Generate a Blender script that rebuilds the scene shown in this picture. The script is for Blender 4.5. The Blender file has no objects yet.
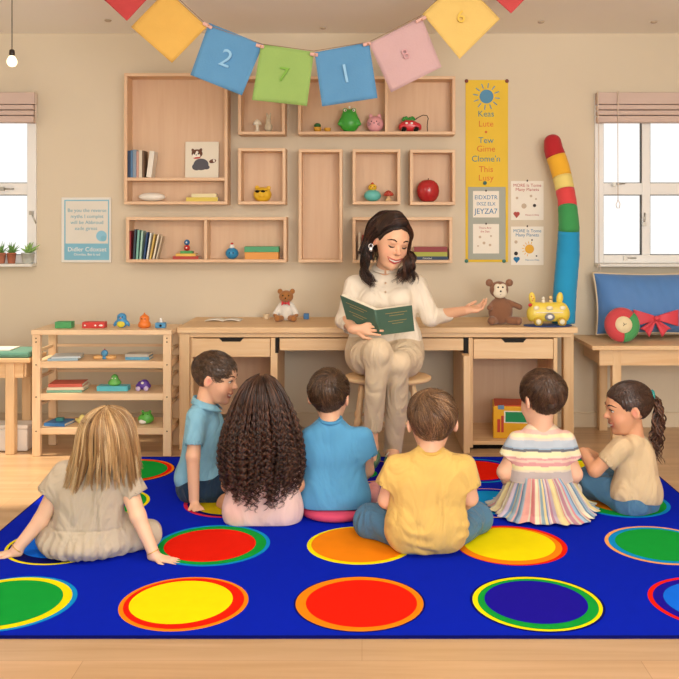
import bpy, math, random
import numpy as np
from mathutils import Vector, Matrix

# ------------------------------------------------------------------ camera, world, lights
scn = bpy.context.scene
COL = scn.collection
PI = math.pi
CH = 1.25            # camera height
FOC = 889.0          # focal length in pixels (679 px frame)
cam_d = bpy.data.cameras.new('camera'); cam = bpy.data.objects.new('camera', cam_d); COL.objects.link(cam)
cam.location = (0, 0, CH); cam.rotation_euler = (PI/2, 0, 0)
cam_d.sensor_width = 36; cam_d.lens = FOC/679*36
cam_d.shift_x = -(362-339.5)/679; cam_d.shift_y = -(339.5-225)/679
cam_d.clip_start = 0.05; cam_d.clip_end = 200
scn.camera = cam
scn.view_settings.view_transform = 'Standard'; scn.view_settings.look = 'None'
scn.view_settings.exposure = 0.07; scn.view_settings.gamma = 1.0
scn.view_settings.use_curve_mapping = False
try:
    scn.cycles.use_denoising = True
    scn.cycles.max_bounces = 8; scn.cycles.diffuse_bounces = 4; scn.cycles.transparent_max_bounces = 12
except Exception: pass

wd = bpy.data.worlds.new('sky'); scn.world = wd; wd.use_nodes = True
bg = wd.node_tree.nodes['Background']; bg.inputs[0].default_value = (1.0, 0.985, 0.96, 1); bg.inputs[1].default_value = 1.05

def light(kind, name, loc, rot, energy, color, **kw):
    d = bpy.data.lights.new(name, kind); d.energy = energy; d.color = color
    for k, v in kw.items(): setattr(d, k, v)
    o = bpy.data.objects.new(name, d); COL.objects.link(o); o.location = loc; o.rotation_euler = rot
    return o
def aim(o, target):
    o.rotation_euler = (Vector(target)-o.location).to_track_quat('-Z', 'Y').to_euler()
sun = light('SUN', 'sun', (-5, 2, 6), (0, 0, 0), 5.5, (1.0, 0.86, 0.66), angle=math.radians(2.5))
aim(sun, (-5+1.2, 2+0.12, 6-1.3))
key = light('AREA', 'added_key_light', (1.5, -1.7, 1.55), (0, 0, 0), 172, (1.0, 0.99, 0.97), shape='RECTANGLE', size=3.2, size_y=1.7)  # unseen soft area light, added behind the camera to brighten the room
aim(key, (0.0, 5.2, 1.35))
for lx in (-1.2, 0.9): light('POINT', 'added_fill_point', (lx, 2.75, 2.08), (0, 0, 0), 23, (1.0, 0.95, 0.88), shadow_soft_size=0.16)  # unseen point lights, added to lift the ceiling and the children

# ------------------------------------------------------------------ pixel helpers
WALL = 5.5
def P(px, py, Y): return Vector(((px-362)*Y/FOC, Y, CH-(py-225)*Y/FOC))
def G(px, py, z=0.0):
    Y = (CH-z)*FOC/(py-225)
    return Vector(((px-362)*Y/FOC, Y, z))
def X(px, Y): return (px-362)*Y/FOC
def Z(py, Y): return CH-(py-225)*Y/FOC

# ------------------------------------------------------------------ materials
def lin(h):
    h = h.lstrip('#'); c = [int(h[i:i+2], 16)/255 for i in (0, 2, 4)]
    return tuple((v/12.92 if v <= .04045 else ((v+.055)/1.055)**2.4) for v in c)
_M = {}
def mat(name, hexc, rough=.6, spec=.4, bump=0, bscale=60, var=.06, vscale=8, sheen=0, metal=0, coat=0, sss=0):
    if name in _M: return _M[name]
    m = bpy.data.materials.new(name); m.use_nodes = True; nt = m.node_tree; b = nt.nodes['Principled BSDF']
    b.inputs['Roughness'].default_value = rough; b.inputs['Specular IOR Level'].default_value = spec
    b.inputs['Metallic'].default_value = metal
    b.inputs['Sheen Weight'].default_value = sheen; b.inputs['Coat Weight'].default_value = coat
    c = lin(hexc)
    tc = nt.nodes.new('ShaderNodeTexCoord')
    n = nt.nodes.new('ShaderNodeTexNoise'); n.inputs['Scale'].default_value = vscale; n.inputs['Detail'].default_value = 4
    nt.links.new(tc.outputs['Object'], n.inputs['Vector'])
    mx = nt.nodes.new('ShaderNodeMix'); mx.data_type = 'RGBA'
    mx.inputs['A'].default_value = (*[v*(1-var) for v in c], 1); mx.inputs['B'].default_value = (*[min(1, v*(1+var)) for v in c], 1)
    nt.links.new(n.outputs['Fac'], mx.inputs['Factor']); nt.links.new(mx.outputs['Result'], b.inputs['Base Color'])
    if sss:
        b.inputs['Subsurface Weight'].default_value = sss; b.inputs['Subsurface Radius'].default_value = (.8, .3, .15); b.inputs['Subsurface Scale'].default_value = .012
    if bump:
        n2 = nt.nodes.new('ShaderNodeTexNoise'); n2.inputs['Scale'].default_value = bscale; n2.inputs['Detail'].default_value = 5
        nt.links.new(tc.outputs['Object'], n2.inputs['Vector'])
        bp = nt.nodes.new('ShaderNodeBump'); bp.inputs['Strength'].default_value = bump; bp.inputs['Distance'].default_value = .004
        nt.links.new(n2.outputs['Fac'], bp.inputs['Height']); nt.links.new(bp.outputs['Normal'], b.inputs['Normal'])
    _M[name] = m
    return m
def vmat(name, rough=.6, spec=.35, sheen=0, bump=0, bscale=250, sss=0, metal=0, bdist=.003):
    """surface whose own colours come from the mesh's colour attribute (skin, dyed cloth, hair strands)"""
    if name in _M: return _M[name]
    m = bpy.data.materials.new(name); m.use_nodes = True; nt = m.node_tree; b = nt.nodes['Principled BSDF']
    a = nt.nodes.new('ShaderNodeAttribute'); a.attribute_name = 'Col'
    nt.links.new(a.outputs['Color'], b.inputs['Base Color'])
    b.inputs['Roughness'].default_value = rough; b.inputs['Specular IOR Level'].default_value = spec; b.inputs['Sheen Weight'].default_value = sheen
    if sss:
        b.inputs['Subsurface Weight'].default_value = sss; b.inputs['Subsurface Radius'].default_value = (.8, .3, .15); b.inputs['Subsurface Scale'].default_value = .01
    if bump:
        tc = nt.nodes.new('ShaderNodeTexCoord'); n2 = nt.nodes.new('ShaderNodeTexNoise'); n2.inputs['Scale'].default_value = bscale
        nt.links.new(tc.outputs['Object'], n2.inputs['Vector'])
        bp = nt.nodes.new('ShaderNodeBump'); bp.inputs['Strength'].default_value = bump; bp.inputs['Distance'].default_value = bdist
        nt.links.new(n2.outputs['Fac'], bp.inputs['Height']); nt.links.new(bp.outputs['Normal'], b.inputs['Normal'])
    _M[name] = m
    return m
def cloth(name, hexc, rough=.88, wr=.6, wscale=7, weave=500, aniso=(1, 1, .55), var=.03, sheen=.12, wvar=3, dist=.06):
    """dyed fabric: fine weave plus soft creases in relief"""
    if name in _M: return _M[name]
    m = mat(name, hexc, rough, .15, var=var, vscale=wvar, sheen=sheen); nt = m.node_tree; b = nt.nodes['Principled BSDF']; L = nt.links.new
    tc = nt.nodes.new('ShaderNodeTexCoord'); mp = nt.nodes.new('ShaderNodeMapping'); mp.inputs['Scale'].default_value = aniso
    mp.inputs['Rotation'].default_value = (.2, .5, .1)
    L(tc.outputs['Object'], mp.inputs['Vector'])
    n1 = nt.nodes.new('ShaderNodeTexNoise'); n1.inputs['Scale'].default_value = wscale; n1.inputs['Detail'].default_value = 2.5; n1.inputs['Distortion'].default_value = 1.6; n1.inputs['Roughness'].default_value = .45
    L(mp.outputs['Vector'], n1.inputs['Vector'])
    b1 = nt.nodes.new('ShaderNodeBump'); b1.inputs['Strength'].default_value = wr; b1.inputs['Distance'].default_value = dist; L(n1.outputs['Fac'], b1.inputs['Height'])
    n2 = nt.nodes.new('ShaderNodeTexNoise'); n2.inputs['Scale'].default_value = weave; L(tc.outputs['Object'], n2.inputs['Vector'])
    b2 = nt.nodes.new('ShaderNodeBump'); b2.inputs['Strength'].default_value = .2; b2.inputs['Distance'].default_value = .002
    L(n2.outputs['Fac'], b2.inputs['Height']); L(b1.outputs['Normal'], b2.inputs['Normal']); L(b2.outputs['Normal'], b.inputs['Normal'])
    return m
def wood(name, c1, c2, axis='X', rough=.5, scale=1.0, planks=None):
    key_ = name+axis
    if key_ in _M: return _M[key_]
    m = bpy.data.materials.new(key_); m.use_nodes = True; nt = m.node_tree; b = nt.nodes['Principled BSDF']
    L = nt.links.new
    b.inputs['Roughness'].default_value = rough; b.inputs['Specular IOR Level'].default_value = .35
    tc = nt.nodes.new('ShaderNodeTexCoord'); mp = nt.nodes.new('ShaderNodeMapping')
    sc = {'X': (1.6, 22, 22), 'Y': (22, 1.6, 22), 'Z': (22, 22, 1.6)}[axis]
    mp.inputs['Scale'].default_value = [v*scale for v in sc]
    L(tc.outputs['Object'], mp.inputs['Vector'])
    n = nt.nodes.new('ShaderNodeTexNoise'); n.inputs['Scale'].default_value = 1.5; n.inputs['Detail'].default_value = 6; n.inputs['Distortion'].default_value = .6
    L(mp.outputs['Vector'], n.inputs['Vector'])
    cr = nt.nodes.new('ShaderNodeValToRGB'); cr.color_ramp.elements[0].position = .3; cr.color_ramp.elements[1].position = .72
    cr.color_ramp.elements[0].color = (*lin(c2), 1); cr.color_ramp.elements[1].color = (*lin(c1), 1)
    L(n.outputs['Fac'], cr.inputs['Fac'])
    out = cr.outputs['Color']
    if planks:
        br = nt.nodes.new('ShaderNodeTexBrick'); br.inputs['Scale'].default_value = 1
        br.inputs['Brick Width'].default_value = planks[0]; br.inputs['Row Height'].default_value = planks[1]
        br.inputs['Mortar Size'].default_value = .0012; br.inputs['Mortar Smooth'].default_value = .3
        br.inputs['Color1'].default_value = (.92, .92, .92, 1); br.inputs['Color2'].default_value = (1.06, 1.03, 1.0, 1); br.inputs['Mortar'].default_value = (.74, .68, .62, 1)
        L(tc.outputs['Object'], br.inputs['Vector'])
        mx = nt.nodes.new('ShaderNodeMix'); mx.data_type = 'RGBA'; mx.blend_type = 'MULTIPLY'; mx.inputs['Factor'].default_value = 1
        L(out, mx.inputs['A']); L(br.outputs['Color'], mx.inputs['B']); out = mx.outputs['Result']
    L(out, b.inputs['Base Color'])
    bp = nt.nodes.new('ShaderNodeBump'); bp.inputs['Strength'].default_value = .06; bp.inputs['Distance'].default_value = .002
    L(n.outputs['Fac'], bp.inputs['Height']); L(bp.outputs['Normal'], b.inputs['Normal'])
    _M[key_] = m
    return m
def glass_mat():
    if 'glass' in _M: return _M['glass']
    m = bpy.data.materials.new('glass'); m.use_nodes = True; nt = m.node_tree
    nt.nodes.remove(nt.nodes['Principled BSDF'])
    t = nt.nodes.new('ShaderNodeBsdfTransparent'); g = nt.nodes.new('ShaderNodeBsdfGlossy'); g.inputs['Roughness'].default_value = .02
    f = nt.nodes.new('ShaderNodeFresnel'); f.inputs['IOR'].default_value = 1.3
    mx = nt.nodes.new('ShaderNodeMixShader')
    nt.links.new(f.outputs[0], mx.inputs[0]); nt.links.new(t.outputs[0], mx.inputs[1]); nt.links.new(g.outputs[0], mx.inputs[2])
    nt.links.new(mx.outputs[0], nt.nodes['Material Output'].inputs[0])
    _M['glass'] = m
    return m
def glow(name, hexc, st):
    m = bpy.data.materials.new(name); m.use_nodes = True; b = m.node_tree.nodes['Principled BSDF']
    b.inputs['Emission Color'].default_value = (*lin(hexc), 1); b.inputs['Emission Strength'].default_value = st
    return m

# ------------------------------------------------------------------ object helpers
def thing(name, label, cat, loc=(0, 0, 0), rz=0, group=None):
    o = bpy.data.objects.new(name, None); COL.objects.link(o); o.location = loc; o.rotation_euler = (0, 0, rz)
    o.empty_display_size = .05
    o['label'] = label; o['category'] = cat; o['_o'] = list(loc)
    if group: o['group'] = group
    return o
def tag(o, label, cat, group=None):
    o['label'] = label; o['category'] = cat
    if group: o['group'] = group
    return o
def origin(parent):
    v = Vector((0, 0, 0))
    while parent is not None:
        v += Vector(parent.location); parent = parent.parent
    return v
def fast_mesh(name, V, F, cols=None, smooth=True):
    """V (n,3) array, F (m,k) int array of equal-size faces"""
    me = bpy.data.meshes.new(name); V = np.asarray(V, dtype=np.float32); F = np.asarray(F, dtype=np.int32)
    n, k = F.shape
    me.vertices.add(len(V)); me.vertices.foreach_set('co', V.ravel())
    me.loops.add(n*k); me.loops.foreach_set('vertex_index', F.ravel())
    me.polygons.add(n); me.polygons.foreach_set('loop_start', np.arange(0, n*k, k, dtype=np.int32))
    me.polygons.foreach_set('use_smooth', np.full(n, smooth))
    me.update(calc_edges=True)
    if cols is not None:
        ca = me.color_attributes.new('Col', 'FLOAT_COLOR', 'POINT')
        C4 = np.ones((len(V), 4), dtype=np.float32); C4[:, :3] = cols; ca.data.foreach_set('color', C4.ravel())
    me.validate()
    return me
def link(name, me, m, parent=None, local=False):
    """mesh in world coordinates -> object under parent (shifted to the parent's frame unless local)"""
    if parent is not None and not local:
        v = origin(parent); me.transform(Matrix.Translation(-v))
    o = bpy.data.objects.new(name, me); COL.objects.link(o)
    if parent is not None: o.parent = parent
    if m is not None:
        for x in (m if isinstance(m, (list, tuple)) else [m]): me.materials.append(x)
    return o
class MB:
    def __init__(s, m=None): s.v = []; s.f = []; s.mi = []; s.sm = []; s.mats = []; s.cur = 0; s.smooth = False; s.T = None; s.use(m) if m else None
    def use(s, m):
        if m not in s.mats: s.mats.append(m)
        s.cur = s.mats.index(m); return s
    def add(s, V, F, smooth=None):
        o = len(s.v)
        for p in V:
            p = Vector(p); s.v.append(s.T @ p if s.T is not None else p)
        sm = s.smooth if smooth is None else smooth
        for f in F: s.f.append([i+o for i in f]); s.mi.append(s.cur); s.sm.append(sm)
        return s
    def box(s, x0, x1, y0, y1, z0, z1):
        V = [(x, y, z) for x in (x0, x1) for y in (y0, y1) for z in (z0, z1)]
        return s.add(V, [(0, 1, 3, 2), (4, 6, 7, 5), (0, 4, 5, 1), (2, 3, 7, 6), (0, 2, 6, 4), (1, 5, 7, 3)], False)
    def beam(s, a, b, w, d, up=(0, 0, 1)):
        a = Vector(a); b = Vector(b); t = (b-a).normalized(); u = Vector(up)
        sx = t.cross(u)
        if sx.length < 1e-4: sx = t.cross(Vector((0, 1, 0)))
        sx.normalize(); sy = sx.cross(t).normalized()
        V = [p+sx*i*w/2+sy*j*d/2 for p in (a, b) for i in (-1, 1) for j in (-1, 1)]
        return s.add(V, [(0, 1, 3, 2), (4, 6, 7, 5), (0, 4, 5, 1), (2, 3, 7, 6), (0, 2, 6, 4), (1, 5, 7, 3)], False)
    def tube(s, pts, rad, n=10, cap=True, closed=False):
        pts = [Vector(p) for p in pts]; N = len(pts)
        if not isinstance(rad, (list, tuple)): rad = [rad]*N
        V = []; F = []; prev = None
        for i, p in enumerate(pts):
            if closed: t = pts[(i+1) % N]-pts[i-1]
            else: t = pts[min(i+1, N-1)]-pts[max(i-1, 0)]
            t.normalize()
            if prev is None:
                a = t.cross(Vector((0, 0, 1)));
                if a.length < .1: a = t.cross(Vector((0, 1, 0)))
            else: a = prev-t*prev.dot(t)
            a.normalize(); prev = a; b = t.cross(a)
            for k in range(n):
                th = 2*PI*k/n; V.append(p+(a*math.cos(th)+b*math.sin(th))*rad[i])
        for i in range(N if closed else N-1):
            j = (i+1) % N
            for k in range(n): F.append((i*n+k, i*n+(k+1) % n, j*n+(k+1) % n, j*n+k))
        if cap and not closed:
            F.append(tuple(range(n-1, -1, -1))); F.append(tuple((N-1)*n+k for k in range(n)))
        return s.add(V, F, True)
    def lathe(s, c, prof, n=28, M=None, smooth=True):
        c = Vector(c); V = []; F = []
        for (r, z) in prof:
            for k in range(n):
                th = 2*PI*k/n; v = Vector((r*math.cos(th), r*math.sin(th), z))
                if M is not None: v = M @ v
                V.append(c+v)
        for i in range(len(prof)-1):
            for k in range(n): F.append((i*n+k, i*n+(k+1) % n, (i+1)*n+(k+1) % n, (i+1)*n+k))
        F.append(tuple(range(n-1, -1, -1))); F.append(tuple((len(prof)-1)*n+k for k in range(n)))
        return s.add(V, F, smooth)
    def ell(s, c, r, M=None, n=18):
        if not isinstance(r, (list, tuple)): r = (r, r, r)
        c = Vector(c); V = []; F = []; m = n//2
        V.append(Vector((0, 0, 1)))
        for i in range(1, m):
            a = PI*i/m
            for k in range(n):
                b = 2*PI*k/n; V.append(Vector((math.sin(a)*math.cos(b), math.sin(a)*math.sin(b), math.cos(a))))
        V.append(Vector((0, 0, -1)))
        V2 = []
        for v in V:
            v = Vector((v.x*r[0], v.y*r[1], v.z*r[2]))
            if M is not None: v = M @ v
            V2.append(c+v)
        for k in range(n): F.append((0, 1+k, 1+(k+1) % n))
        for i in range(m-2):
            for k in range(n): F.append((1+i*n+k, 1+(i+1)*n+k, 1+(i+1)*n+(k+1) % n, 1+i*n+(k+1) % n))
        e = len(V)-1; b = 1+(m-2)*n
        for k in range(n): F.append((e, b+(k+1) % n, b+k))
        return s.add(V2, F, True)
    def torus(s, c, R, r, M=None, n=36, m=10):
        pts = []
        for k in range(n):
            a = 2*PI*k/n; v = Vector((R*math.cos(a), R*math.sin(a), 0))
            if M is not None: v = M @ v
            pts.append(Vector(c)+v)
        return s.tube(pts, r, m, closed=True)
    def prism(s, poly, off, smooth=False):
        """poly: list of 3D points (planar); off: extrusion vector"""
        n = len(poly); off = Vector(off); V = [Vector(p) for p in poly]+[Vector(p)+off for p in poly]
        F = [tuple(range(n)), tuple(range(2*n-1, n-1, -1))]+[(i, i+n, (i+1) % n+n, (i+1) % n) for i in range(n)]
        return s.add(V, F, smooth)
    def grid(s, fn, nu, nv, closeu=False):
        V = [fn(i/(nu if closeu else nu-1), j/(nv-1)) for i in range(nu) for j in range(nv)]
        F = []
        for i in range(nu if closeu else nu-1):
            for j in range(nv-1):
                a = i*nv+j; b = ((i+1) % nu)*nv+j; F.append((a, b, b+1, a+1))
        return s.add(V, F, True)
    def build(s, name, parent=None, bevel=0, local=False, mods=None):
        me = bpy.data.meshes.new(name)
        me.from_pydata([tuple(v) for v in s.v], [], s.f)
        me.polygons.foreach_set('material_index', s.mi); me.polygons.foreach_set('use_smooth', s.sm)
        import bmesh
        bm = bmesh.new(); bm.from_mesh(me); bmesh.ops.recalc_face_normals(bm, faces=bm.faces); bm.to_mesh(me); bm.free()
        o = link(name, me, s.mats, parent, local)
        if bevel:
            bv = o.modifiers.new('bevel', 'BEVEL'); bv.width = bevel; bv.segments = 2; bv.limit_method = 'ANGLE'; bv.angle_limit = math.radians(50)
        return o
def structure(o): o['kind'] = 'structure'; return o
def RX(a): return Matrix.Rotation(a, 3, 'X')
def RY(a): return Matrix.Rotation(a, 3, 'Y')
def RZ(a): return Matrix.Rotation(a, 3, 'Z')
FRONT = RX(PI/2)     # local xy plane -> faces the room (-Y)
def lettering(parent, lines, m, name='lettering', M=None, depth=.0006, wscale=1.0):
    """lines: (text, centre point world, letter height m); M 3x3 orientation (default upright, facing -Y)"""
    M = M or FRONT; Vs = []; Fs = []
    for txt, c, h in lines:
        cu = bpy.data.curves.new('t', 'FONT'); cu.body = txt; cu.size = h*1.38; cu.align_x = 'CENTER'; cu.align_y = 'CENTER'; cu.extrude = depth/2
        cu.resolution_u = 3
        o = bpy.data.objects.new('t', cu); COL.objects.link(o)
        dg = bpy.context.evaluated_depsgraph_get(); dg.update()
        me = o.evaluated_get(dg).to_mesh()
        off = len(Vs)
        for v in me.vertices:
            p = Vector((v.co.x*wscale, v.co.y, v.co.z)); Vs.append(Vector(c)+M @ p)
        for p in me.polygons: Fs.append([i+off for i in p.vertices])
        o.to_mesh_clear() if hasattr(o, 'to_mesh_clear') else None
        bpy.data.objects.remove(o); bpy.data.curves.remove(cu)
    me = bpy.data.meshes.new(name); me.from_pydata([tuple(v) for v in Vs], [], Fs)
    return link(name, me, m, parent)

# ------------------------------------------------------------------ implicit surfaces (bodies, clothes, plush)
class SDF:
    def __init__(s): s.ops = []
    def cap(s, a, b, ra, rb=None, k=.012, op='u'):
        s.ops.append(('cap', op, np.array(a, float), np.array(b, float), ra, ra if rb is None else rb, k)); return s
    def ell(s, c, r, M=None, k=.012, op='u'):
        if not isinstance(r, (list, tuple)): r = (r, r, r)
        s.ops.append(('ell', op, np.array(c, float), np.array(r, float), np.eye(3) if M is None else np.array(M, float), 0, k)); return s
    def chain(s, pts, rs, k=.012):
        for i in range(len(pts)-1): s.cap(pts[i], pts[i+1], rs[i], rs[i+1], k)
        return s
    def grp(s, g, k=.012): s.ops.append(('grp', 'u', g, None, 0, 0, k)); return s
    def clip(s, p, n): s.ops.append(('clip', 'c', np.array(p, float), np.array(n, float)/np.linalg.norm(n), 0, 0, 0)); return s
    def bbox(s):
        lo = np.full(3, 1e9); hi = -lo
        for o in s.ops:
            if o[1] != 'u': continue
            if o[0] == 'cap':
                r = max(o[4], o[5]); l = np.minimum(o[2], o[3])-r; h = np.maximum(o[2], o[3])+r
            elif o[0] == 'ell':
                e = np.sqrt(((o[4]*o[3][None, :])**2).sum(1)); l = o[2]-e; h = o[2]+e
            elif o[0] == 'grp': l, h = o[2].bbox()
            else: continue
            lo = np.minimum(lo, l); hi = np.maximum(hi, h)
        return lo, hi
    def ev(s, axs):
        F = np.full([len(a) for a in axs], .3, dtype=np.float32)
        for o in s.ops:
            kind, op = o[0], o[1]
            if kind == 'clip':
                p, n = o[2], o[3]
                D = ((axs[0]-p[0])*n[0])[:, None, None]+((axs[1]-p[1])*n[1])[None, :, None]+((axs[2]-p[2])*n[2])[None, None, :]
                F = np.maximum(F, D); continue
            if kind == 'cap':
                r = max(o[4], o[5]); lo = np.minimum(o[2], o[3])-r; hi = np.maximum(o[2], o[3])+r
            elif kind == 'ell':
                e = np.sqrt(((o[4]*o[3][None, :])**2).sum(1)); lo = o[2]-e; hi = o[2]+e
            else: lo, hi = o[2].bbox()
            mg = o[6]+.018
            sl = []
            for a, l, h in zip(axs, lo-mg, hi+mg):
                i0 = int(np.searchsorted(a, l)); i1 = int(np.searchsorted(a, h)); sl.append(slice(i0, i1))
            if any(q.stop-q.start < 1 for q in sl): continue
            sub = [a[q] for a, q in zip(axs, sl)]
            if kind == 'grp': d = o[2].ev(sub)
            else:
                x = sub[0][:, None, None]; y = sub[1][None, :, None]; z = sub[2][None, None, :]
                if kind == 'cap':
                    a_, b_ = o[2], o[3]; ab = b_-a_; L2 = max(float(ab @ ab), 1e-12)
                    t = np.clip(((x-a_[0])*ab[0]+(y-a_[1])*ab[1]+(z-a_[2])*ab[2])/L2, 0, 1)
                    d = np.sqrt((x-a_[0]-t*ab[0])**2+(y-a_[1]-t*ab[1])**2+(z-a_[2]-t*ab[2])**2)-(o[4]+(o[5]-o[4])*t)
                else:
                    c, r_, M = o[2], o[3], o[4]; dx = x-c[0]; dy = y-c[1]; dz = z-c[2]
                    q = [(dx*M[0, i]+dy*M[1, i]+dz*M[2, i])/r_[i] for i in range(3)]
                    k0 = np.sqrt(q[0]**2+q[1]**2+q[2]**2)
                    k1 = np.sqrt((q[0]/r_[0])**2+(q[1]/r_[1])**2+(q[2]/r_[2])**2)+1e-9
                    d = k0*(k0-1)/k1
            f = F[sl[0], sl[1], sl[2]]; k = max(o[6], 1e-5)
            if op == 'u':
                h = np.maximum(k-np.abs(f-d), 0)/k; F[sl[0], sl[1], sl[2]] = np.minimum(f, d)-h*h*k*.25
            else:
                d = -d; h = np.maximum(k-np.abs(f-d), 0)/k; F[sl[0], sl[1], sl[2]] = np.maximum(f, d)+h*h*k*.25
        return F
    def surf(s, h=.004):
        lo, hi = s.bbox(); lo = lo-3*h; hi = hi+3*h
        axs = [np.arange(l, u, h).astype(np.float32) for l, u in zip(lo, hi)]
        F = s.ev(axs); ins = F < 0
        n = [q-1 for q in F.shape]
        cnt = np.zeros(n, dtype=np.int8)
        for i in (0, 1):
            for j in (0, 1):
                for k in (0, 1): cnt += ins[i:i+n[0], j:j+n[1], k:k+n[2]]
        I, J, K = np.nonzero((cnt > 0) & (cnt < 8))
        idm = np.full(n, -1, dtype=np.int32); idm[I, J, K] = np.arange(len(I))
        c = {}
        for i in (0, 1):
            for j in (0, 1):
                for k in (0, 1): c[(i, j, k)] = F[I+i, J+j, K+k]
        acc = np.zeros((len(I), 3)); w = np.zeros(len(I))
        for a in c:
            for ax in range(3):
                if a[ax]: continue
                b = list(a); b[ax] = 1; b = tuple(b)
                fa, fb = c[a], c[b]; cr = (fa < 0) != (fb < 0)
                t = np.where(cr, fa/(np.where(cr, fa-fb, 1)), 0)
                p = np.tile(np.array(a, float), (len(I), 1)); p[:, ax] += t
                acc += p*cr[:, None]; w += cr
        V = acc/w[:, None]+np.stack([I, J, K], 1); V = V*h+np.array([a[0] for a in axs])[None, :]
        Q = []
        for ax in range(3):
            sl0 = [slice(None)]*3; sl1 = [slice(None)]*3; sl0[ax] = slice(0, -1); sl1[ax] = slice(1, None)
            a = ins[tuple(sl0)]; b = ins[tuple(sl1)]
            idx = np.argwhere(a != b)
            u, v = [(1, 2), (2, 0), (0, 1)][ax]
            ok = (idx[:, u] > 0) & (idx[:, v] > 0) & (idx[:, u] < n[u]) & (idx[:, v] < n[v]); idx = idx[ok]
            def g(du, dv):
                q = idx.copy(); q[:, u] += du; q[:, v] += dv; return idm[q[:, 0], q[:, 1], q[:, 2]]
            quad = np.stack([g(-1, -1), g(0, -1), g(0, 0), g(-1, 0)], 1)
            flip = ~a[idx[:, 0], idx[:, 1], idx[:, 2]]
            quad[flip] = quad[flip][:, ::-1]; Q.append(quad)
        Q = np.concatenate(Q); Q = Q[(Q >= 0).all(1)]
        # normals
        fn = np.cross(V[Q[:, 2]]-V[Q[:, 0]], V[Q[:, 3]]-V[Q[:, 1]]); N = np.zeros_like(V)
        for k in range(4): np.add.at(N, Q[:, k], fn)
        N /= np.linalg.norm(N, axis=1)[:, None]+1e-12
        return V, Q, N
def folds(V, N, amp, freq=28, seed=0, aniso=(1, 1, .5), n=5):
    """soft cloth wrinkles along the normal"""
    rng = np.random.RandomState(seed); W = V*np.array(aniso)
    f = np.zeros(len(V))
    warp = np.stack([np.sin(V @ rng.randn(3)*9+rng.rand()*6) for _ in range(3)], 1)*.03
    for i in range(n):
        d = rng.randn(3); d /= np.linalg.norm(d); ph = rng.rand()*6
        q = np.sin((W+warp) @ d*freq*(.7+.8*rng.rand())+ph); f += np.sign(q)*np.abs(q)**1.3
    return V+N*(f/n*1.6*amp)[:, None]
def smesh(name, S, m, parent, h=.004, color=None, paint=None, disp=None):
    V, Q, N = S.surf(h)
    if disp is not None: V = disp(V, N)
    cols = None
    if color is not None: cols = np.tile(np.array(lin(color)), (len(V), 1))
    if paint is not None: cols = paint(V, N, cols)
    return link(name, fast_mesh(name, V, Q, cols), m, parent)
# ------------------------------------------------------------------ the room
wall_m = mat('wall_paint', '#D8CAB2', .85, .2, bump=.12, bscale=90, var=.02, vscale=1.2)
ceil_m = mat('ceiling_paint', '#F8F3EA', .9, .15, var=.02, vscale=1)
white_m = mat('white_paint', '#E3E0D8', .45, .4, var=.02)
skirt_m = mat('baseboard_paint', '#D8C7AC', .6, .3, var=.03)
floor_m = wood('floor_oak', '#D0AE88', '#BC9870', 'X', .3, .55, planks=(1.6, .17))
XL, XR, YB = -2.9, 2.7, -2.0
HC = 2.435
structure(MB(floor_m).box(XL-.2, XR+.2, YB, WALL+.2, -.05, 0).build('floor'))
structure(MB(ceil_m).box(XL-.2, XR+.2, YB, WALL+.2, HC, HC+.06).build('ceiling'))
LW0, LW1 = X(-75, WALL), X(37, WALL); RW0, RW1 = X(594, WALL), X(703, WALL)
WZ0, WZ1 = Z(263, WALL), Z(94, WALL)
w = MB(wall_m)
for a, b in ((XL-.2, LW0), (LW1, RW0), (RW1, XR+.2)): w.box(a, b, WALL, WALL+.16, 0, HC)
for a, b in ((LW0, LW1), (RW0, RW1)): w.box(a, b, WALL, WALL+.16, 0, WZ0); w.box(a, b, WALL, WALL+.16, WZ1, HC)
structure(w.build('wall_back'))
w = MB(wall_m)   # left wall with an opening for the window that lets the sun in
y0, y1, z0, z1 = 3.8, 5.0, .95, 1.98
for a, b in ((YB, y0), (y1, WALL)): w.box(XL-.16, XL, a, b, 0, HC)
w.box(XL-.16, XL, y0, y1, 0, z0); w.box(XL-.16, XL, y0, y1, z1, HC)
structure(w.build('wall_left'))
structure(MB(wall_m).box(XR, XR+.16, YB, WALL, 0, HC).build('wall_right'))
f = MB(skirt_m).box(XL, XR, WALL-.014, WALL, 0, .085); f.box(XL, XR, WALL-.018, WALL, .085, .094)
structure(f.build('baseboard_back', bevel=.003))

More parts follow.
